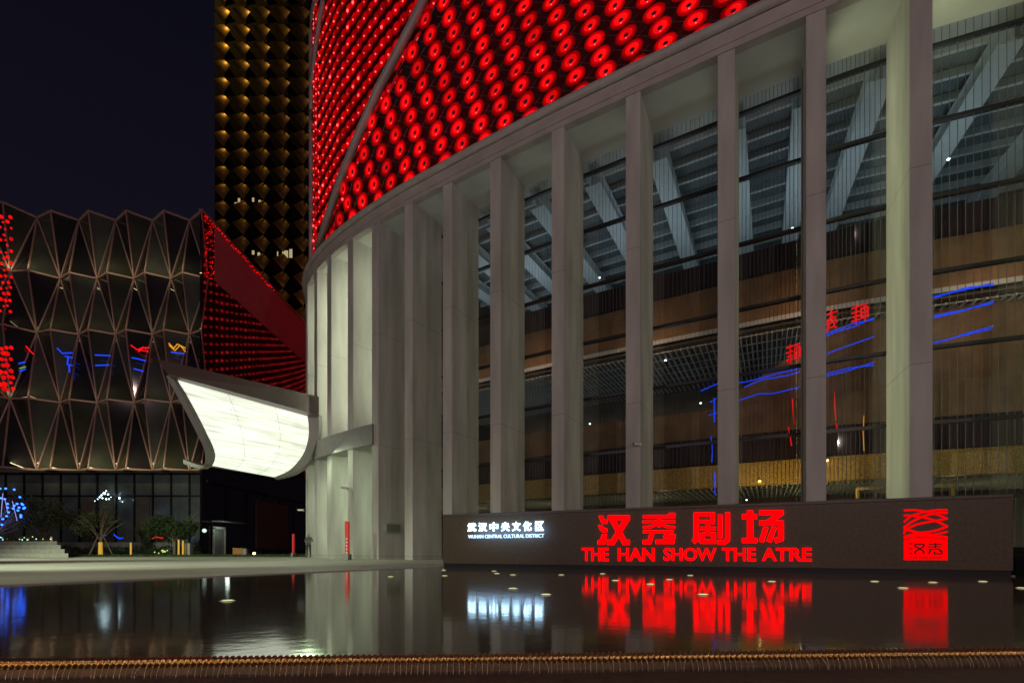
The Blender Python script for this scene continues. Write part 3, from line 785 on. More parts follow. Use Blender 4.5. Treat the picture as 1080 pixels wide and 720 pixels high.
# emblem
E9 = lambda x, y: wl(930+x/9, 520+y/9)
mb = MB(); ys[0] = .02
def arcpts(pts, n=8):
    out = []
    for i in range(len(pts)-1):
        p = [Vector(pts[max(0,min(len(pts)-1,j))]) for j in (i-1,i,i+1,i+2)]
        for k in range(n):
            t = k/n; out.append(.5*((2*p[1])+(-p[0]+p[2])*t+(2*p[0]-5*p[1]+4*p[2]-p[3])*t*t+(-p[0]+3*p[1]-3*p[2]+p[3])*t**3))
    out.append(Vector(pts[-1])); return out
for pts, wd in [([(208,162),(330,160),(470,185),(560,215),(622,242)],17), ([(208,272),(280,215),(400,178),(520,160),(622,158)],18), ([(208,210),(330,216),(440,240),(530,270),(622,318)],19),
                ([(208,325),(290,265),(400,215),(510,190),(622,186)],20), ([(208,372),(250,330),(350,290),(500,262),(622,238)],19), ([(208,335),(300,365),(420,395),(622,415)],20),
                ([(208,385),(240,345),(340,370),(470,395),(622,428)],16), ([(208,412),(330,380),(500,355),(622,310)],20), ([(208,415),(360,395),(500,390),(622,362)],18), ([(208,425),(340,402),(500,410),(622,424)],18)]:
    stroke(mb, arcpts(pts), wd, nx(), E9)
fillpoly(mb, [(208,440),(300,422),(400,416),(500,424),(620,440),(620,633),(208,633)], .022, E9)
mb.build('emblem', mat('emblem_red', (.1,.0,.0), .4, emit=(1,.0,.0012), es=1.05, spec=0), SW)
mb = MB(); ys[0] = .026
for pts, wd in [([(258,476),(285,476)],8), ([(258,524),(285,524)],8), ([(258,570),(285,570)],8),
   ([(310,482),(396,482)],9), ([(310,482),(312,500),(392,548),(392,572)],9), ([(396,482),(392,506),(318,548),(310,574)],9),
   ([(440,484),(568,484)],7), ([(505,468),(505,520)],9), ([(436,506),(560,506)],7), ([(440,530),(545,530)],8), ([(462,530),(440,574)],9), ([(545,530),(545,545),(566,545),(562,572),(495,572),(495,552)],9)]:
    stroke(mb, pts, wd*1.45, nx()+.012, E9)
mb.build('emblem_marks', mat('emblem_dark', (.05,.0,.0), .6), SW)
u0, z0 = E9(262,618); u1, z1 = E9(566,600); text_obj('THE HAN SHOW', .012, ((u0,z0),(u1,z1)), 'lettering', bpy.data.materials['emblem_dark'], .004, .036)
# dark block beyond the wall end
e = empty('service_box', (11.2,10.1,.02)); tag(e, 'low dark plant box just beyond the right end of the sign wall', 'box')
mb = MB(); mb.box(-.55,1.5,-.3,.5,-.5,.42); mb.build('body', M['black'], e, bevel=.01); mb = MB(); mb.box(-.30,1.5,-.25,.45,.42,.60); mb.build('cover', M['black'], e, bevel=.01)
# purple box on the wall behind
e = empty('poster_case', R3(6.05,-.5,0)); tag(e, 'small dark purple box at the foot of the right-hand fin behind the sign wall', 'box')
mb = MB(); mb.box(-.42,.5,-.1,.1,0,2.15); mb.build('case_body', mat('purple_dark', (.05,.008,.03), .5), e); mb = MB(); mb.box(-.36,.44,-.115,-.102,.2,2.05); mb.build('front', mat('purple_face', (.07,.01,.04), .3), e)
# neon lines and red characters reflected in the glazing, drawn as glowing tubes behind it
def neon(name, label, pts, off, m, r=.022, root=None):
    e = empty(name, G(pts[0][0], pts[0][1], off)) if root is None else root
    mb = MB(); mb.tube([G(x,y,off) for x,y in pts], r, 6)
    o = mb.build('tube', M[m]); par(o, e)
    if label: tag(e, label, 'neon tube', 'neon reflections in the theatre glass')  # the tubes draw neon reflected in the glass
    return e
e = neon('neon_reflection', 'upper pair of reflected blue neon lines climbing from the second bay to below the red characters', [(739,412),(760,403),(785,403),(812,396),(843,388)], 2.75, 'blue')
neon('', None, [(785,408),(805,400),(830,396),(843,392)], 2.75, 'blue', root=e)
neon('neon_reflection', 'lower reflected blue neon line in the bay left of the red-lit fin', [(779,422),(800,415),(815,415),(843,408)], 2.75, 'blue')
e = neon('neon_reflection', 'reflected blue neon lines just under the red characters', [(869,355),(885,349),(905,343),(922,335)], 2.75, 'blue'); neon('', None, [(869,353),(900,341),(921,337)], 2.76, 'blue', root=e)
neon('neon_reflection', 'middle reflected blue neon line of the bay with the red characters', [(869,374),(890,366),(922,355)], 2.75, 'blue')
e = neon('neon_reflection', 'lowest pair of reflected blue neon lines of the bay with the red characters', [(869,397),(890,392),(922,382)], 2.75, 'blue'); neon('', None, [(869,395),(895,388),(921,385)], 2.76, 'blue', root=e)
e = neon('neon_reflection', 'topmost reflected blue neon line in the bay right of the last fin', [(984,313),(1010,307),(1048,299)], 2.75, 'blue', .03); neon('', None, [(984,314.5),(1020,303),(1048,301)], 2.76, 'blue', .02, root=e)
e = neon('neon_reflection', 'second reflected blue neon line in the bay right of the last fin', [(984,335),(1010,329),(1048,318)], 2.75, 'blue', .03); neon('', None, [(984,333),(1020,326),(1048,320)], 2.76, 'blue', .018, root=e)
e = neon('neon_reflection', 'third reflected blue neon line in the bay right of the last fin', [(984,361),(1000,358),(1015,353),(1048,344)], 2.75, 'blue', .025); neon('', None, [(984,362),(1010,355),(1045,347)], 2.76, 'blue', .018, root=e)
e = neon('neon_reflection', 'vertical broken reflected blue neon line above the third big red character', [(753,420),(753,445)], 2.75, 'blue')
for p in ([(750,460),(751.5,475),(750.5,487)], [(753,498),(754,512),(754.5,522)], [(747,438),(756,435)], [(749,424),(756,420)]): neon('', None, p, 2.75, 'blue', .02, root=e)
e = neon('neon_reflection', 'broken reflected red neon line hanging in the bay left of the red characters', [(835.5,420),(837,447)], 2.75, 'redglow', .02); neon('', None, [(832,450),(835,470)], 2.75, 'redglow', .02, root=e)
e = neon('neon_reflection', 'short reflected red neon line below the red characters', [(880,412),(881,443)], 2.75, 'redglow', .016); neon('', None, [(882,446),(883,455)], 2.75, 'redglow', .016, root=e)
e = neon('neon_reflection', 'thin reflected yellow neon line beside the greenish fin', [(911,438),(910,455),(911,475)], 2.75, 'yelreflect', .014); neon('', None, [(917,478),(917,490)], 2.75, 'yelreflect', .014, root=e)
g0 = G(895,340,2.9)
RS_ = empty('red_character_reflection', g0); tag(RS_, 'row of blurred red sign characters reflected in the theatre glass', 'neon reflection')
def wchar(cx, cy, wd, hh, strokes):  # glowing tubes drawn for the reflected sign characters
    mb = MB()
    for pts in strokes:
        mb.tube([G(cx+(x-.5)*wd, cy+(y-.5)*hh-(x-.5)*wd*.35, 2.9) for x, y in pts], .035, 5)
    par(mb.build('character', M['redglow']), RS_)
st1 = [[(0,.15),(1,.15)],[(0,.4),(.5,.4)],[(.25,0),(.25,1)],[(.05,.6),(.45,.6)],[(0,.8),(.5,.8)],[(.6,.3),(1,.3)],[(.6,.55),(1,.55)],[(.8,.1),(.8,1)],[(.6,.8),(1,.8)],[(.6,.3),(.6,.8)],[(1,.3),(1,.8)]]
st2 = [[(.0,.2),(1,.2)],[(.5,0),(.5,.6)],[(.1,.45),(.9,.45)],[(.5,.3),(.05,.7)],[(.5,.3),(.95,.7)],[(.2,.65),(.8,.65)],[(.3,.65),(.1,1)],[(.7,.65),(.7,.85),(.9,.95)],[(.3,.85),(.8,.85)]]
wchar(836.5,372,15,21,st1); wchar(877,337,13,23,st2); wchar(907,330,17,21,st1)

# ------------------------------------------------------------------ canopy
CN = empty('entrance_canopy', (-16,30,8)); tag(CN, 'scoop-shaped entrance canopy with a glowing creamy stone panel on its underside', 'canopy')
LP = [P(181,396,26.9),P(191,414,27.0),P(203,436,27.2),P(213,456,27.4),P(220.5,472,27.6),P(222,482,27.9),P(219,490,28.3)]
RPp = [P(324,437,33.0),P(325.5,449,33.0),P(325,462,33.1),P(321,476,33.2),P(313,488,33.5),P(303,497,33.9),P(289,503,34.4)]
def resamp(pts, n):
    a = arcpts([tuple(p) for p in pts], 8); return [a[int(round(i*(len(a)-1)/n))] for i in range(n+1)]
LQ, RQ = resamp(LP, 24), resamp(RPp, 24)
NU = 30
def grid(mb, A_, B_, nu, m=0, t0=0, t1=1):
    o = len(mb.v); nv = len(A_)
    for i in range(nu+1):
        t = t0+(t1-t0)*i/nu
        for a, b in zip(A_, B_): mb.v.append(tuple(Vector(a).lerp(Vector(b), t)))
    for i in range(nu):
        for k in range(nv-1): q = o+i*nv+k; mb.f.append((q,q+1,q+nv+1,q+nv)); mb.mi.append(m)
mb = MB(); grid(mb, LQ, RQ, NU)
pan = mb.build('light_panel', M['panel'], None, True); par(pan, CN)
uvl = pan.data.uv_layers.new(name='UV'); nv = len(LQ)
for p_ in pan.data.polygons:
    for li in p_.loop_indices:
        vi = pan.data.loops[li].vertex_index; uvl.data[li].uv = (vi//nv/NU, (vi%nv)/(nv-1))
# panel joints and bolt heads
mb = MB(); IN = Vector((.45,-.75,-.15))*.015
for t in (.36,.72):
    mb.tube([Vector(a).lerp(Vector(b), t)+IN*.5 for a, b in zip(LQ,RQ)], .008, 4)
for t in (.03,.335,.385,.695,.745,.97):
    for k in range(2, 24, 3):
        a = Vector(LQ[k]).lerp(Vector(RQ[k]), t)+IN; mb.ball(tuple(a), .026, 0, 1., 6)
par(mb.build('bolt_heads', mat('bolt_metal', (.30,.28,.2), .5)), CN)
# outer shell edges: left rim band with hook, right rim band, thick front beam
hook = [P(216,491,28.6),P(206,489,28.9),P(193,484,29.2)]
LO = [P(177,393,26.85)]+[Vector(p)+Vector((-.42,-.02,-.10)) for p in LQ[3:18:3]]+[Vector(p)+Vector((-.18,.05,-.26)) for p in LQ[20::3]]
def band3(mb, A_, B_, th=Vector((0,.25,0)), m=0):
    nv = len(A_)
    for i in range(nv-1):
        mb.hexa([A_[i],A_[i+1],B_[i+1],B_[i]], [Vector(A_[i])+th,Vector(A_[i+1])+th,Vector(B_[i+1])+th,Vector(B_[i])+th], m)
mb = MB()
l1 = resamp(LP+hook, 26); 
offs = [Vector((-.30,0,-.02)) if i < 14 else Vector((-.30+.028*(i-14), 0, -.02-.022*(i-14))) for i in range(27)]
band3(mb, [Vector(p)+Vector((0,-.02,0)) for p in l1], [Vector(p)+o_+Vector((0,-.02,0)) for p, o_ in zip(l1,offs)], Vector((.15,.22,0)))
par(mb.build('left_rim', M['canopyedge']), CN)
mb = MB(); r1 = RQ
r2 = [P(336,437,33.0),P(336,452,33.1),P(333,468,33.2),P(327,483,33.4),P(318,494,33.7),P(306,501,34.1),P(290,505,34.5)]
r2 = resamp(r2, 24)
band3(mb, r1, r2, Vector((.12,.3,0))); par(mb.build('right_rim', M['canopyedge']), CN)
mb = MB()   # front beam
a0, a1, b0, b1 = P(165,378,26.2), P(336.5,418,32.6), P(177,394.5,26.2), P(336.5,437.5,32.6)
bk = Vector((-.9,2.2,.0))
mb.hexa([b0,b1,b1+bk,b0+bk],[a0,a1,a1+bk,a0+bk]); par(mb.build('front_beam', M['canopy'], bevel=.03), CN)
mb = MB()   # back shell: from the beam down behind the panel
BS = Vector((-.4,.65,.1))
grid(mb, [Vector(p)+BS for p in LQ]+[Vector(p)+BS for p in l1[-6:]], [Vector(p)+BS for p in RQ]+[Vector(RQ[-1])+BS]*6, 20)
par(mb.build('back_shell', M['canopyedge'], None, True), CN)
mb = MB(); top = [a0+bk*.9, a1+bk*.9, Vector((-12,36,a1.z-.3)), Vector((-18.5,34,a1.z-.2))]
mb.hexa([p-Vector((0,0,.35)) for p in top],[p-Vector((0,0,.05)) for p in top]); par(mb.build('roof', M['canopy']), CN)

# ------------------------------------------------------------------ faceted building
FB = empty('faceted_building', (-40,50,0)); tag(FB, 'dark glass building with rows of folded triangular facets in pinkish frames', 'building')
LV = [34.2,28.05,22.4,15.5,8.6]; HM = 1.87
path = []
for i in range(9): path.append(((-30.8-HM*i), 48.0, Vector((0,1))))
x, y = path[-1][0], path[-1][1]
for i in range(9):
    a = math.radians(min(12*(i+1), 52)); x -= HM*math.cos(a); y -= HM*math.sin(a); path.append((x, y, Vector((-math.sin(a)*.6, math.cos(a)))))
def fv(i, lv):
    x, y, nn = path[i]; inn = ((i+lv) % 2 == 1)
    d = 1.05 if inn else 0.
    return Vector((x+nn.x*d, y+nn.y*d, LV[lv]+(0 if lv in (0,4) else 0)+(0 if not (lv == 0 and inn) else -.25)))
FG2 = mat('facade_glass_smoke', (.018,.016,.020), .05, 0, spec=1., noise=.4, nscale=.3); FG3 = mat('facade_glass_grey', (.055,.058,.056), .08, 0, spec=.9, noise=.4, nscale=.3)
frames = MB(); facets = MB()
def facet(a, b, c): 
    facets.add([a,b,c], [(0,1,2)])
for lv in range(4):
    rowg = MB()
    for i in range(len(path)-1):
        a, b, c, d = fv(i,lv), fv(i+1,lv), fv(i+1,lv+1), fv(i,lv+1)
        inn = ((i+lv) % 2 == 1)
        k1, k2 = (i*7+lv*5) % 3, (i*5+lv*3+1) % 3      # panes of three glass tints
        if inn: rowg.add([a,b,c],[(0,1,2)],k1); rowg.add([a,c,d],[(0,1,2)],k2)
        else: rowg.add([a,b,d],[(0,1,2)],k1); rowg.add([b,c,d],[(0,1,2)],k2)
    o = rowg.build('facet_row', [M['fglass'], FG2, FG3]); par(o, FB)
    fr = MB(); off = Vector((0,-.06,0))
    for i in range(len(path)):
        fr.bar(fv(i,lv)+off, fv(i,lv+1)+off, .08, .12)
        if i < len(path)-1:
            fr.bar(fv(i,lv)+off, fv(i+1,lv)+off, .11, .15)
            if (i+lv) % 2 == 1: fr.bar(fv(i,lv)+off, fv(i+1,lv+1)+off, .08, .12)
            else: fr.bar(fv(i+1,lv)+off, fv(i,lv+1)+off, .08, .12)
            if lv == 3: fr.bar(fv(i,4)+off, fv(i+1,4)+off, .22, .2)
    f2 = fr.build('frame', M['frame']); f2.parent = o
# backing so nothing shows through
mb = MB()
for i in range(len(path)-1):
    a, b = path[i], path[i+1]; mb.quad((a[0]-.2,a[1]+1.6,8.7),(b[0],b[1]+1.6,8.7),(b[0],b[1]+1.6,34.0),(a[0]-.2,a[1]+1.6,34.0))
par(mb.build('backing', M['black']), FB)
# soffit under facets and the glazed base
mb = MB(); mb.box(-70,-30.85,48.0+.2,50,8.3,8.52); par(mb.build('base_soffit', M['bmull']), FB)
for k in range(14):
    x1 = -30.95-HM*k; mb = MB(); mb.box(x1-HM+.05,x1-.05,49.3,49.4,6.15,8.3); mb.box(x1-HM+.05,x1-.05,49.3,49.4,.9,6.0)
    if k in (4,5): pass
    par(mb.build('base_pane', M['bglass']), FB)
    mb = MB(); mb.box(x1-.055,x1+.055,49.12,49.42,.02,8.3); par(mb.build('mullion', M['bmull']), FB)
mb = MB(); mb.box(-58,-30.9,49.15,49.42,6.0,6.15); mb.box(-58,-30.9,49.10,49.5,.02,.9); par(mb.build('base_rail', M['bmull']), FB)
for k, tone in ((3,.0),(6,.0)):
    pass
mb = MB()
for xx in (-38.2,-41.9,-43.7): mb.box(xx,xx+1.3,49.22,49.29,1.0,5.9)
par(mb.build('blind', mat('roller_blind', (.10,.085,.065), .8, noise=.2, nscale=2)), FB)
# side wall towards the theatre
mb = MB(); mb.box(-32,-30.8,50.05,112,0,28.4); mb.box(-31.0,-30.80,48.02,50.0,0,34.15); par(mb.build('side_wall', M['mirror']), FB)
mb = MB(); mb.box(-32,-30.75,50.05,112,28.45,34.0); par(mb.build('red_cladding', M['redpanel']), FB)
mb = MB(); mb.box(-31.1,-30.7,48.0,112,34.15,34.4); par(mb.build('parapet', M['redpanel']), FB)
mb = MB(); mb.box(-30.79,-30.55,48.6,112,7.4,7.6)
for k in range(9): mb.box(-30.79,-30.62,52+4*k,52.12+4*k,0,7.4)
par(mb.build('side_frame', M['bmull']), FB)
mb = MB(); mb.box(-30.79,-30.6,58,66,0.8,6.6); par(mb.build('side_panel', mat('stone_panel', (.11,.085,.065), .8, noise=.15)), FB)
dd = empty('door', (-30.7,50.6,0)); par(dd, FB); dd.matrix_parent_inverse = Matrix.Translation(FB.location).inverted()
mb = MB(); mb.box(0,.14,-1.05,-.85,0,2.9); mb.box(0,.14,.85,1.05,0,2.9); mb.box(0,.14,-1.05,1.05,2.75,3.0); mb.build('door_frame', M['white'], dd)
mb = MB(); mb.box(0,.06,-.83,-.03,.02,2.7); mb.box(0,.06,.03,.83,.02,2.7); mb.build('door_leaf', M['grey'], dd)
lamp('POINT', (-29.6,50.3,2.6), 14, (.8,1,.8), .2)
bpy.context.scene.collection.objects[-1].parent = None
mb = MB(); mb.box(-30.7,-29.4,49.4,53.5,3.5,3.58); par(mb.build('door_hood', M['grey']), FB)
# warm glow at the foot of facet rows 1, 3 and 4
for zz, e in ((28.5,50),(16.0,22),(9.1,85),(22.9,22)):
    l = lamp('AREA', (-41.5,47.25,zz), e*2.2, (1,.92,.42), 22, .08, aim=(-41.5,48.9,zz+.9), parent=None); par(l, FB)
    mb = MB(); mb.box(-52,-31,47.14,47.22,zz-.12,zz-.05)
    #par(mb.build('light_trough', M['frame']), FB)
# neon reflected in the facade glass, drawn as glowing tubes before it
def freflect(label, lines, m, d=47.6, r=.06):
    e = empty('neon_reflection', P(*lines[0][0], d)); 
    for pts in lines:
        mb = MB(); mb.tube([P(x,y,d) for x,y in pts], r, 5); par(mb.build('tube', M[m]), e)
    tag(e, label, 'neon tube', 'neon reflections in the faceted building')  # the tubes draw neon reflected in the facade glass
Z = lambda x, y: (x/3.2727, 180+y/3.2727)
freflect('forked reflected blue neon line on the third row of facets left of centre', [[Z(198,612),Z(215,630),Z(250,628)],[Z(225,640),Z(250,645)],[Z(235,645),Z(232,668),Z(250,672)],[Z(238,670),Z(240,695)]], 'blue')
freflect('reflected blue neon lines on the middle of the third facet row', [[Z(328,636),Z(380,638)],[Z(330,672),Z(376,670)]], 'blue')
freflect('reflected blue neon lines on the third facet row beside the canopy tip', [[Z(455,645),Z(480,650),Z(503,656)],[Z(462,683),Z(495,692)],[Z(590,626),Z(636,632)]], 'blue')
freflect('tangled reflected red neon line on the third facet row', [[Z(452,602),Z(475,618),Z(488,612),Z(515,610)],[Z(478,624),Z(495,608),Z(512,624),Z(480,618)]], 'redglow')
freflect('zigzag reflected yellow neon line on the third facet row near the side wall', [[Z(583,595),Z(600,612),Z(612,598),Z(640,612)],[Z(584,602),Z(604,620),Z(622,602),Z(640,624)]], 'yelreflect')
freflect('short reflected red neon streak at the left of the third facet row', [[Z(90,605),Z(102,620),Z(116,632)]], 'redglow')
freflect('little reflected blue neon patch at the left edge of the third facet row', [[Z(65,665),Z(85,660)],[Z(68,692),Z(88,684)]], 'blue')
freflect('little reflected green neon patch between blue lines at the left edge', [[Z(68,682),Z(88,676)]], 'grreflect')
# reflected red discs at the building's left end, drawn as glowing balls
for (ya, yb) in ((236,330),(370,412)):
    pass
mb = MB(); rr = random.Random(5)
for j in range(30):
    for i in range(4):
        px = 1.0+i*5.0+(2.5 if j%2 else 0)+rr.uniform(-.9,.9); py = 228+j*6.3+rr.uniform(-1.2,1.2)
        if 333 < py < 366 or px > 12+ (py-228)*.01 or rr.random() < .08: continue
        c = P(px,py,44.2); mb.ball(tuple(c), rr.uniform(.08,.16) if py < 366 else rr.uniform(.12,.2), 0, 1.2, 6)
o = par(mb.build('disc_reflections', M['red1']), FB); o['kind'] = 'stuff'

mb = MB(); rr = random.Random(77)  # reflected red discs along the side wall edge, drawn as glowing balls
for k in range(34):
    mb.ball((-30.66, 48.3+k*.42+rr.uniform(-.1,.1), 33.95+rr.uniform(-.12,.12)), .085, 0, 1, 6)
for k in range(40):
    mb.ball((-30.70, 48.5+rr.uniform(0,1.4), 28+k*.15), .06, 0, 1, 6)
o = par(mb.build('edge_reflections', M['red1']), FB); o['kind'] = 'stuff'
# ------------------------------------------------------------------ tower
TW = empty('tower', (-56,120,0)); tag(TW, 'tall dark tower clad in folded gold diamonds, some windows lit', 'tower')
D = 110.; px_m = F/D
x0 = (222-540)/px_m; WX = 21.35/px_m; WZ = 18.85/px_m
mb = MB(); mb.box(x0, x0+38, D+1.6, D+34, 0, 150); par(mb.build('tower_body', M['towerdark']), TW)
gm = MB(); wm = MB()
NI, NJ = 8, 32
def TP(i, j, dx, dz, dy): return Vector((x0+(i+dx)*WX+.3, D+dy, 4+ (j+dz)*WZ))
for j in range(NJ):
    for i in range(-1, NI):
        c = [TP(i,j,.77,.5,.95), TP(i,j,.38,.97,1.5), TP(i,j,-.01,.5,.15), TP(i,j,.38,0.03,1.5)]   # right, top, left, bottom
        if c[2].x < x0-.2: c[2].x = x0-.2; 
        if c[1].x < x0-.2: continue
        n = 6
        o = len(gm.v)
        for a in range(n+1):
            for b in range(n+1):
                s_, t_ = a/n, b/n
                q = (1-s_)*(1-t_)*c[2]+s_*(1-t_)*c[1]+s_*t_*c[0]+(1-s_)*t_*c[3]
                bend = 0.9*math.sin(math.pi*s_)*math.sin(math.pi*t_); gm.v.append((q.x, q.y+bend*0.0, q.z))
        for a in range(n):
            for b in range(n): k = o+a*(n+1)+b; gm.f.append((k,k+1,k+n+2,k+n+1)); gm.mi.append(0)
par(gm.build('gold_cladding', M['gold'], None, True), TW)
for px, py, ww, hh in ((250,211,2.2,9),(247,213,3.5,4),(265,208,2,4),(272,212,2.5,7),(265,264,2.4,4),(271,267,2.6,6),(299,266,6,8),(305,265,3,9),(291,266,1,6)):
    c = P(px,py,D-.2+.9); a = ww/2/px_m; b = hh/2/px_m; mb = MB(); mb.box(c.x-a,c.x+a,D+1.45,D+1.58,c.z-b,c.z+b); par(mb.build('lit_window', M['winlit']), TW)
lamp('SPOT', (-86,98,156), 36000, (1,.60,.10), 1.5, aim=(-58,111,100), spot=math.radians(100), blend=1.0)

# ------------------------------------------------------------------ planting and steps before the faceted building
mb = MB(); mb.box(-58,-16.5,40.6,49.0,-.1,.10); g = mb.build('lawn', M['soil']); struct(g)
mb = MB(); rr = random.Random(9)
for i in range(7000):
    x = rr.uniform(-52,-17); y = 40.6+rr.random()**2*7; h = rr.uniform(.05,.16); a = rr.uniform(0,3.1); dx, dy = .03*math.cos(a), .03*math.sin(a)
    mb.add([(x-dx,y-dy,.1),(x+dx,y+dy,.1),(x+rr.uniform(-.04,.04),y,.1+h)], [(0,1,2)])
o = mb.build('grass', M['grass']); tag(o, 'strip of short grass along the plaza edge', 'grass', kind='stuff')
def leafcloud(mb, c, rx, ry, rz, n, sz, rnd, thin=0.):
    lumps = [(rnd.uniform(-.55,.55), rnd.uniform(-.55,.55), rnd.uniform(-.6,.6), rnd.uniform(.3,.5)) for _ in range(11)]
    for i in range(n):
        l = rnd.choice(lumps); v = Vector((rnd.gauss(0,1),rnd.gauss(0,1),rnd.gauss(0,1))).normalized()*l[3]*rnd.random()**.4
        p = Vector(c)+Vector(((l[0]+v.x)*rx,(l[1]+v.y)*ry,(l[2]+v.z)*rz))
        a = Vector((rnd.uniform(-1,1),rnd.uniform(-1,1),rnd.uniform(-1,1))).normalized(); b = a.orthogonal().normalized()
        s_ = sz*rnd.uniform(.6,1.4); mb.add([p-a*s_,p+b*s_*.45,p+a*s_,p-b*s_*.45], [(0,1,2,3)])
def tree(name, px, d, h, rx, n, sz, leafm, label, seed, bushy=True, base=None):
    rnd = random.Random(seed); x = (px-540)/F*d; root = empty(name, (x,d,.1)); tag(root, label, 'tree')
    mb = MB(); th = h*.32
    mb.tube([(0,0,-.05),(.03,0,th*.5),(0,.03,th)], [.13,.10,.08], 8)
    for i in range(9):
        a = 2*math.pi*i/9+rnd.random(); r_ = rx*rnd.uniform(.4,.9); z1 = h*rnd.uniform(.55,.95)
        mid = (r_*.45*math.cos(a), r_*.45*math.sin(a), (th+z1)*.5); end = (r_*math.cos(a), r_*math.sin(a), z1)
        mb.tube([(0,.02,th*.8), mid, end], [.06,.035,.012], 5)
        for q in range(4):
            b_ = a+rnd.uniform(-.9,.9); s0_ = Vector(mid).lerp(Vector(end), rnd.uniform(.1,.8)); mb.tube([s0_, s0_+Vector((math.cos(b_)*.5,math.sin(b_)*.5,rnd.uniform(.1,.6)))], [.02,.006], 4)
    mb.build('trunk', M['bark'], root)
    mb = MB(); leafcloud(mb, (0,0,h*.62), rx*1.15, rx, h*.42, n, sz, rnd); mb.build('crown', M[leafm], root)
    return root
tree('tree', 46, 42.5, 5.4, 2.3, 3400, .10, 'leaf', 'bushy olive green tree right of the blue-lit bare tree', 1)
t2 = tree('tree', 106, 41.8, 5.0, 1.9, 1100, .07, 'leaf', 'thin-leaved propped tree with yellow lights round its trunk', 2)
tree('tree', 184, 44.0, 4.6, 2.6, 4200, .10, 'leafd', 'broad dark green tree in front of the glass right of the floodlight reflection', 3)
tree('tree', 150, 47.0, 3.0, .9, 700, .08, 'leafd', 'small faint bush-like tree against the glass between the lamp reflection and the dark tree', 4)
mb = MB(); mb.cyl((-.0,0,0), .17, 1.15, 10, r2=.14); mb.build('fairy_lights', M['yellowwrap'], t2)
for dx, dy in ((-1.1,.2),(-.6,-.5),(1.0,.1)):
    mb = MB(); mb.bar((dx,dy,0),(dx*.12,dy*.1,1.9),.06); mb.build('prop', M['bark'], t2)
# blue-lit bare tree at the left border
bt = empty('bare_tree', (P(-8,585,40.5).x,40.5,.9)); tag(bt, 'leafless pale-barked tree hung with blue lamps above the steps at the left border', 'tree')
rnd = random.Random(21); mb = MB(); tips = []
mb.tube([(0,0,-.6),(0,0,.6)], [.2,.15], 8)
for i in range(15):
    a = rnd.uniform(-1.4,1.6); L_ = rnd.uniform(2.2,3.6); el = rnd.uniform(.35,1.3)
    dirv = Vector((math.cos(a)*math.cos(el), math.sin(a)*.5*math.cos(el), math.sin(el)))
    p0 = Vector((0,0,.5)); p1 = p0+dirv*L_*.5+Vector((0,0,.15)); p2 = p0+dirv*L_
    mb.tube([p0,p1,p2], [.07,.04,.012], 5); tips += [p1,p2]
    for q in range(6):
        s0_ = p1.lerp(p2, rnd.random()); e_ = s0_+Vector((rnd.uniform(-.5,.7),rnd.uniform(-.3,.3),rnd.uniform(.0,.9))); mb.tube([s0_,e_],[.018,.005],4); tips.append(e_)
mb.build('branches', M['barkpale'], bt)
mb = MB(); BL = [(0,515),(6,515),(15,516),(21,524),(8,531),(5,526),(1,525),(18,531),(23,531),(20,535),(26,535),(24,532),(14,536),(19,538),(22,543),(15,533),(8,535),(3,547),(7,544),(9,540),(2,553),(25,536),(22,545)]
for px, py in BL:
    p = P(px,py,40.2)-Vector(bt.location); mb = MB(); mb.ball((0,0,0), .085, 0, 1, 8); o = mb.build('blue_lamp', M['bluelamp'], bt); o.location = p
mb = MB()
for (a, b) in (((3,520),(1,545)),((5,525),(8,540)),((13,528),(18,549))):
    mb.tube([P(*a,40)-Vector(bt.location), P(*b,40)-Vector(bt.location)], .022, 5)
mb.build('tube_lamps', mat('violet_tube', (.5,.5,.8), .5, emit=(.35,.38,.9), es=.8), bt)
# steps and planter
ST = empty('terrace_steps', (-40,37,.02)); tag(ST, 'broad pale stone steps up to the planted terrace at the left border', 'steps')
for k in range(4):
    d0_ = 34.6+k*1.1; d1_ = d0_+1.1 if k < 3 else 41.0; xr = lambda d: (72-4*k-540)/F*d+40
    mb = MB(); z0 = .0; z1 = .31*(k+1)
    q = [(-22,d0_-37),(xr(d0_),d0_-37),(xr(d1_),d1_-37-.003),(-22,d1_-37-.003)]
    mb.hexa([(x,y,z0) for x,y in q],[(x,y,z1) for x,y in q]); mb.build('step', M['step'], ST, bevel=.02)
mb = MB(); rr = random.Random(31); cxp = P(8,573,38)
leafcloud(mb, (0,0,.1), 2.6, .8, .45, 1500, .08, rr); o = mb.build('flower_bed', M['leaf']); o.location = (cxp.x,39,1.35); tag(o, 'low shrubs with scattered blue-white lights on top of the steps', 'shrub')
mb = MB()
for i in range(34): mb.ball((rr.uniform(-3,2.6), rr.uniform(-.9,.1), rr.uniform(-.05,.3)), .045, i%2, 1, 6)
mb.build('garden_lamps', [mat('bluewhite_led', (.5,.6,.7), .4, emit=(.35,.75,1), es=2.4), mat('green_led', (.5,.6,.3), .4, emit=(.65,.8,.25), es=1.1)], o)
# hedge and low kerb wall
mb = MB(); rr = random.Random(41)
for i in range(16): leafcloud(mb, (-50+i*1.15+2,0,.45), 1.1, .5, .55, 420, .07, rr)
o = mb.build('hedge', M['leafd']); o.location = (0,46.5,.1); tag(o, 'clipped dark hedge along the foot of the glass base', 'hedge')
mb = MB(); mb.box(-56,-33.2,47.6,48.2,.05,1.35); o = mb.build('planter_wall', M['grey'], None); tag(o, 'long low grey planter wall behind the hedge', 'wall')
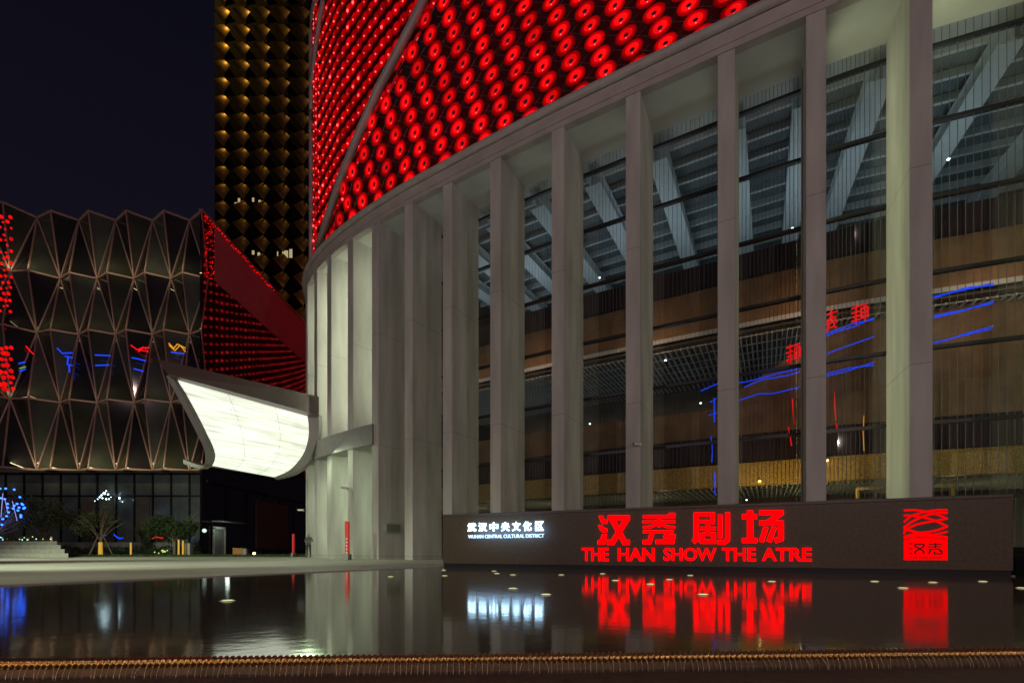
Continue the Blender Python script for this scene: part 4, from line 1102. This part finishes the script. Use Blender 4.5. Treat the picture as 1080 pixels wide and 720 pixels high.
# stakes with yellow light
def stake(px, d, h, label):
    x = (px-540)/F*d; e = empty('light_stake', (x,d,.1)); mb = MB(); mb.cyl((0,0,0), .07, h, 8); mb.build('post', M['yellowwrap'], e); mb = MB(); mb.cyl((0,0,h), .085, .05, 8); mb.build('cap', M['grey'], e); tag(e, label, 'light post', 'yellow-lit posts in the planting')
stake(54, 41.5, 1.6, 'yellow-lit post at the right end of the steps'); stake(138, 42, 1.1, 'short yellow-lit post right of the propped tree')
stake(188.5, 42, 1.35, 'left one of the pair of yellow-lit posts by the grey cabinet'); stake(193, 42.6, 1.3, 'right one of the pair of yellow-lit posts by the grey cabinet')
# grey cabinet, orange crate, garden lamp
e = empty('utility_cabinet', ((198.5-540)/F*43,43,.1)); mb = MB(); mb.box(-.32,.32,-.25,.25,0,1.05); mb.build('body', M['step'], e, bevel=.02); mb = MB(); mb.box(-.02,.02,-.26,-.24,.1,.95); mb.box(-.34,.34,-.27,.27,1.05,1.09); mb.build('lid', M['grey'], e); tag(e, 'pale utility cabinet beside the pair of yellow-lit posts', 'cabinet')
e = empty('crate', ((252-540)/F*44,44,.1)); mb = MB()
for k in range(4): mb.box(-.42,.42,-.26,-.23,.06+.16*k,.17+.16*k)
mb.box(-.42,-.38,-.24,.24,0,.7); mb.box(.38,.42,-.24,.24,0,.7); mb.box(-.38,.38,-.22,.24,.02,.6); mb.build('crate_body', M['orange'], e); mb = MB(); mb.box(.45,.8,-.24,.1,0,.6); mb.build('side_box', M['step'], e); tag(e, 'small orange slatted crate on the grass before the side wall', 'crate')
e = empty('garden_light', ((268-540)/F*41.5,41.5,.1)); mb = MB(); mb.cyl((0,0,0), .05, .14, 8); mb.build('spike', M['grey'], e); mb = MB(); mb.ball((0,0,.19), .11, 0, 1, 10); mb.build('globe', M['warmlamp'], e); tag(e, 'single glowing garden light on the grass before the side wall', 'garden light')
mb = MB(); rr = random.Random(51); rb = MB()
for i in range(11): mb.ball(((170+rr.uniform(-6,8)-540)/F*43, 43+rr.uniform(-.3,.3), .25+rr.uniform(0,.3)), .06, 0, 1, 6)
o = mb.build('ground_lamps', mat('yellow_green_led', (.5,.6,.2), .4, emit=(.7,.85,.2), es=.8)); tag(o, 'cluster of tiny yellow-green lights in the grass left of the cabinet', 'fairy lights')
def bnt(label, pxs, m, d=44):
    mb = MB()
    for pts in pxs: mb.tube([P(x,y,d) for x,y in pts], .045, 5)
    o = mb.build('fairy_light_string', M[m]); tag(o, label, 'fairy lights')
bnt('string of small blue lights low among the branches right of the propped tree', [[(106,566),(112,564)],[(120,563),(124,567),(130,567)],[(122,565),(127,568)]], 'blue')
bnt('short red light line in front of the base glass', [[(161,567.5),(165,566),(172,567)]], 'redglow')
# plaza floodlights reflected in the glass, built as a bracketed lamp cluster
e = empty('floodlight_reflection', P(112,521,48.6)); 
mb = MB(); mb.bar((-1.2,.3,-.3),(1.6,.3,-.3),.08); mb.bar((0,.3,-.3),(0,.6,-.3),.08); mb.build('bracket', M['bmull'], e)
mb = MB(); rr = random.Random(61)
for (px,py,r) in ((110,520,.24),(107,522,.13),(114,521,.14),(105,524,.12),(108,525,.12),(112,526,.14),(115,526,.1),(126,525,.17),(100,528,.06),(129,529,.06),(103,526,.08),(112,517.5,.1),(117,524,.07)):
    mb.ball(tuple(P(px,py,48.4)-Vector(e.location)), r*.45, 0, 1, 8)
mb.build('reflected_lamps', M['coollamp'], e); tag(e, 'dazzling cluster of blue-white plaza floodlights reflected in the glass base', 'floodlight')

# red sign posts
def post(px, d, h, wd, label, txt=True):
    x = (px-540)/F*d; e = empty('sign_post', (x,d,.02))
    mb = MB(); mb.box(-wd/2,wd/2,-.12,.12,.3,h); mb.build('panel', M['redpaint'], e, bevel=.01)
    mb = MB(); mb.box(-wd*.8,wd*.8,-.3,.3,0,.32); mb.build('base', M['grey'], e, bevel=.02)
    if txt:
        mb = MB()
        for k in range(5):
            z = h-1.0-.19*k; mb.box(-.06,.06,-.128,-.121,z,z+.03); mb.box(-.02,.02,-.1285,-.1215,z-.05,z+.08)
        mb.build('lettering', M['white'], e)
    tag(e, label, 'sign post')
post(366.3, 27.0, 2.15, .19, 'tall narrow red sign post with white marks before the pale fins')
post(309.5, 40.5, 1.9, .12, 'thin red sign post in the dark passage left of the fins', False)
mb = MB(); bx = R3(14.05,.75,0); tt = rn(14); c = R3(14,0,0)
# metal box on a fin flank
e = empty('wall_box', R3(13,.0,0)+Vector((0,0,0))); a = rc(14)-rt(14)*FW; nn = rn(14)
e.location = (a.x+nn.x*1.0-rt(14).x*.05, a.y+nn.y*1.0-rt(14).y*.05, 1.9); e.rotation_euler = (0,0,math.atan2(nn.y,nn.x))
mb = MB(); mb.box(-.55,.55,-.10,.06,-.26,.26); mb.build('box_body', M['grey'], e, bevel=.01); mb = MB(); mb.box(-.48,.48,-.115,-.102,-.2,.2); mb.build('cover', mat('green_grey', (.16,.18,.13), .6), e)
tag(e, 'grey metal box fixed to the side of a fin right of the red sign post', 'box')

# person
def person(px, d, h):
    x = (px-540)/F*d; e = empty('person', (x,d,.02)); tag(e, 'person in dark clothes standing with arms bent at the foot of the far fins', 'person')
    me = bpy.data.meshes.new('body'); k = h/1.75
    J = {'pel':(0,0,.95,.14),'sp':(0,0,1.15,.135),'ch':(0,0,1.35,.155),'nk':(0,-.01,1.50,.055),'hd':(0,-.02,1.58,.085),'ht':(0,-.01,1.70,.085),
         'ls':(.18,0,1.42,.06),'le':(.27,.03,1.16,.045),'lw':(.16,-.20,1.12,.033),'lh':(.08,-.26,1.14,.035),
         'rs':(-.18,0,1.42,.06),'re':(-.28,.03,1.16,.045),'rw':(-.16,-.20,1.13,.033),'rh':(-.08,-.26,1.15,.035),
         'lp':(.10,0,.88,.10),'lk':(.12,-.02,.48,.062),'la':(.13,.02,.09,.042),'lt':(.14,-.15,.035,.035),
         'rp':(-.10,0,.88,.10),'rk':(-.11,-.02,.48,.062),'ra':(-.12,.02,.09,.042),'rt':(-.14,-.15,.035,.035)}
    names = list(J); E_ = [('pel','sp'),('sp','ch'),('ch','nk'),('nk','hd'),('hd','ht'),('ch','ls'),('ls','le'),('le','lw'),('lw','lh'),('ch','rs'),('rs','re'),('re','rw'),('rw','rh'),('pel','lp'),('lp','lk'),('lk','la'),('la','lt'),('pel','rp'),('rp','rk'),('rk','ra'),('ra','rt')]
    me.from_pydata([tuple(c*k for c in J[n_][:3]) for n_ in names], [(names.index(a), names.index(b)) for a,b in E_], [])
    o = bpy.data.objects.new('body', me); col.objects.link(o)
    sk = o.modifiers.new('skin','SKIN'); 
    for i, n_ in enumerate(names):
        r = J[n_][3]*k; me.skin_vertices[0].data[i].radius = (r, r*.8 if n_ in ('pel','sp','ch') else r)
    me.skin_vertices[0].data[0].use_root = True
    sb = o.modifiers.new('s','SUBSURF'); sb.levels = 2; sb.render_levels = 2
    bpy.context.view_layer.update(); dg = bpy.context.evaluated_depsgraph_get(); m2 = bpy.data.meshes.new_from_object(o.evaluated_get(dg))
    bpy.data.objects.remove(o)
    for m_ in ('cloth','shirt','skin','hair'): m2.materials.append(M[m_])
    for p in m2.polygons:
        c = p.center/k; mi = 0
        if c.z > .92: mi = 1
        if c.z > 1.49 and abs(c.x) < .12: mi = 2
        if c.z > 1.49 and abs(c.x) < .12 and (c.z > 1.70 or (c.y > .01 and c.z > 1.58)): mi = 3
        if c.y < -.19 and 1.0 < c.z < 1.3: mi = 2
        if c.z < .10: mi = 3
        p.material_index = mi; p.use_smooth = True
    ob = bpy.data.objects.new('body', m2); col.objects.link(ob); ob.parent = e; return e
person(325.5, 34.0, 1.75)
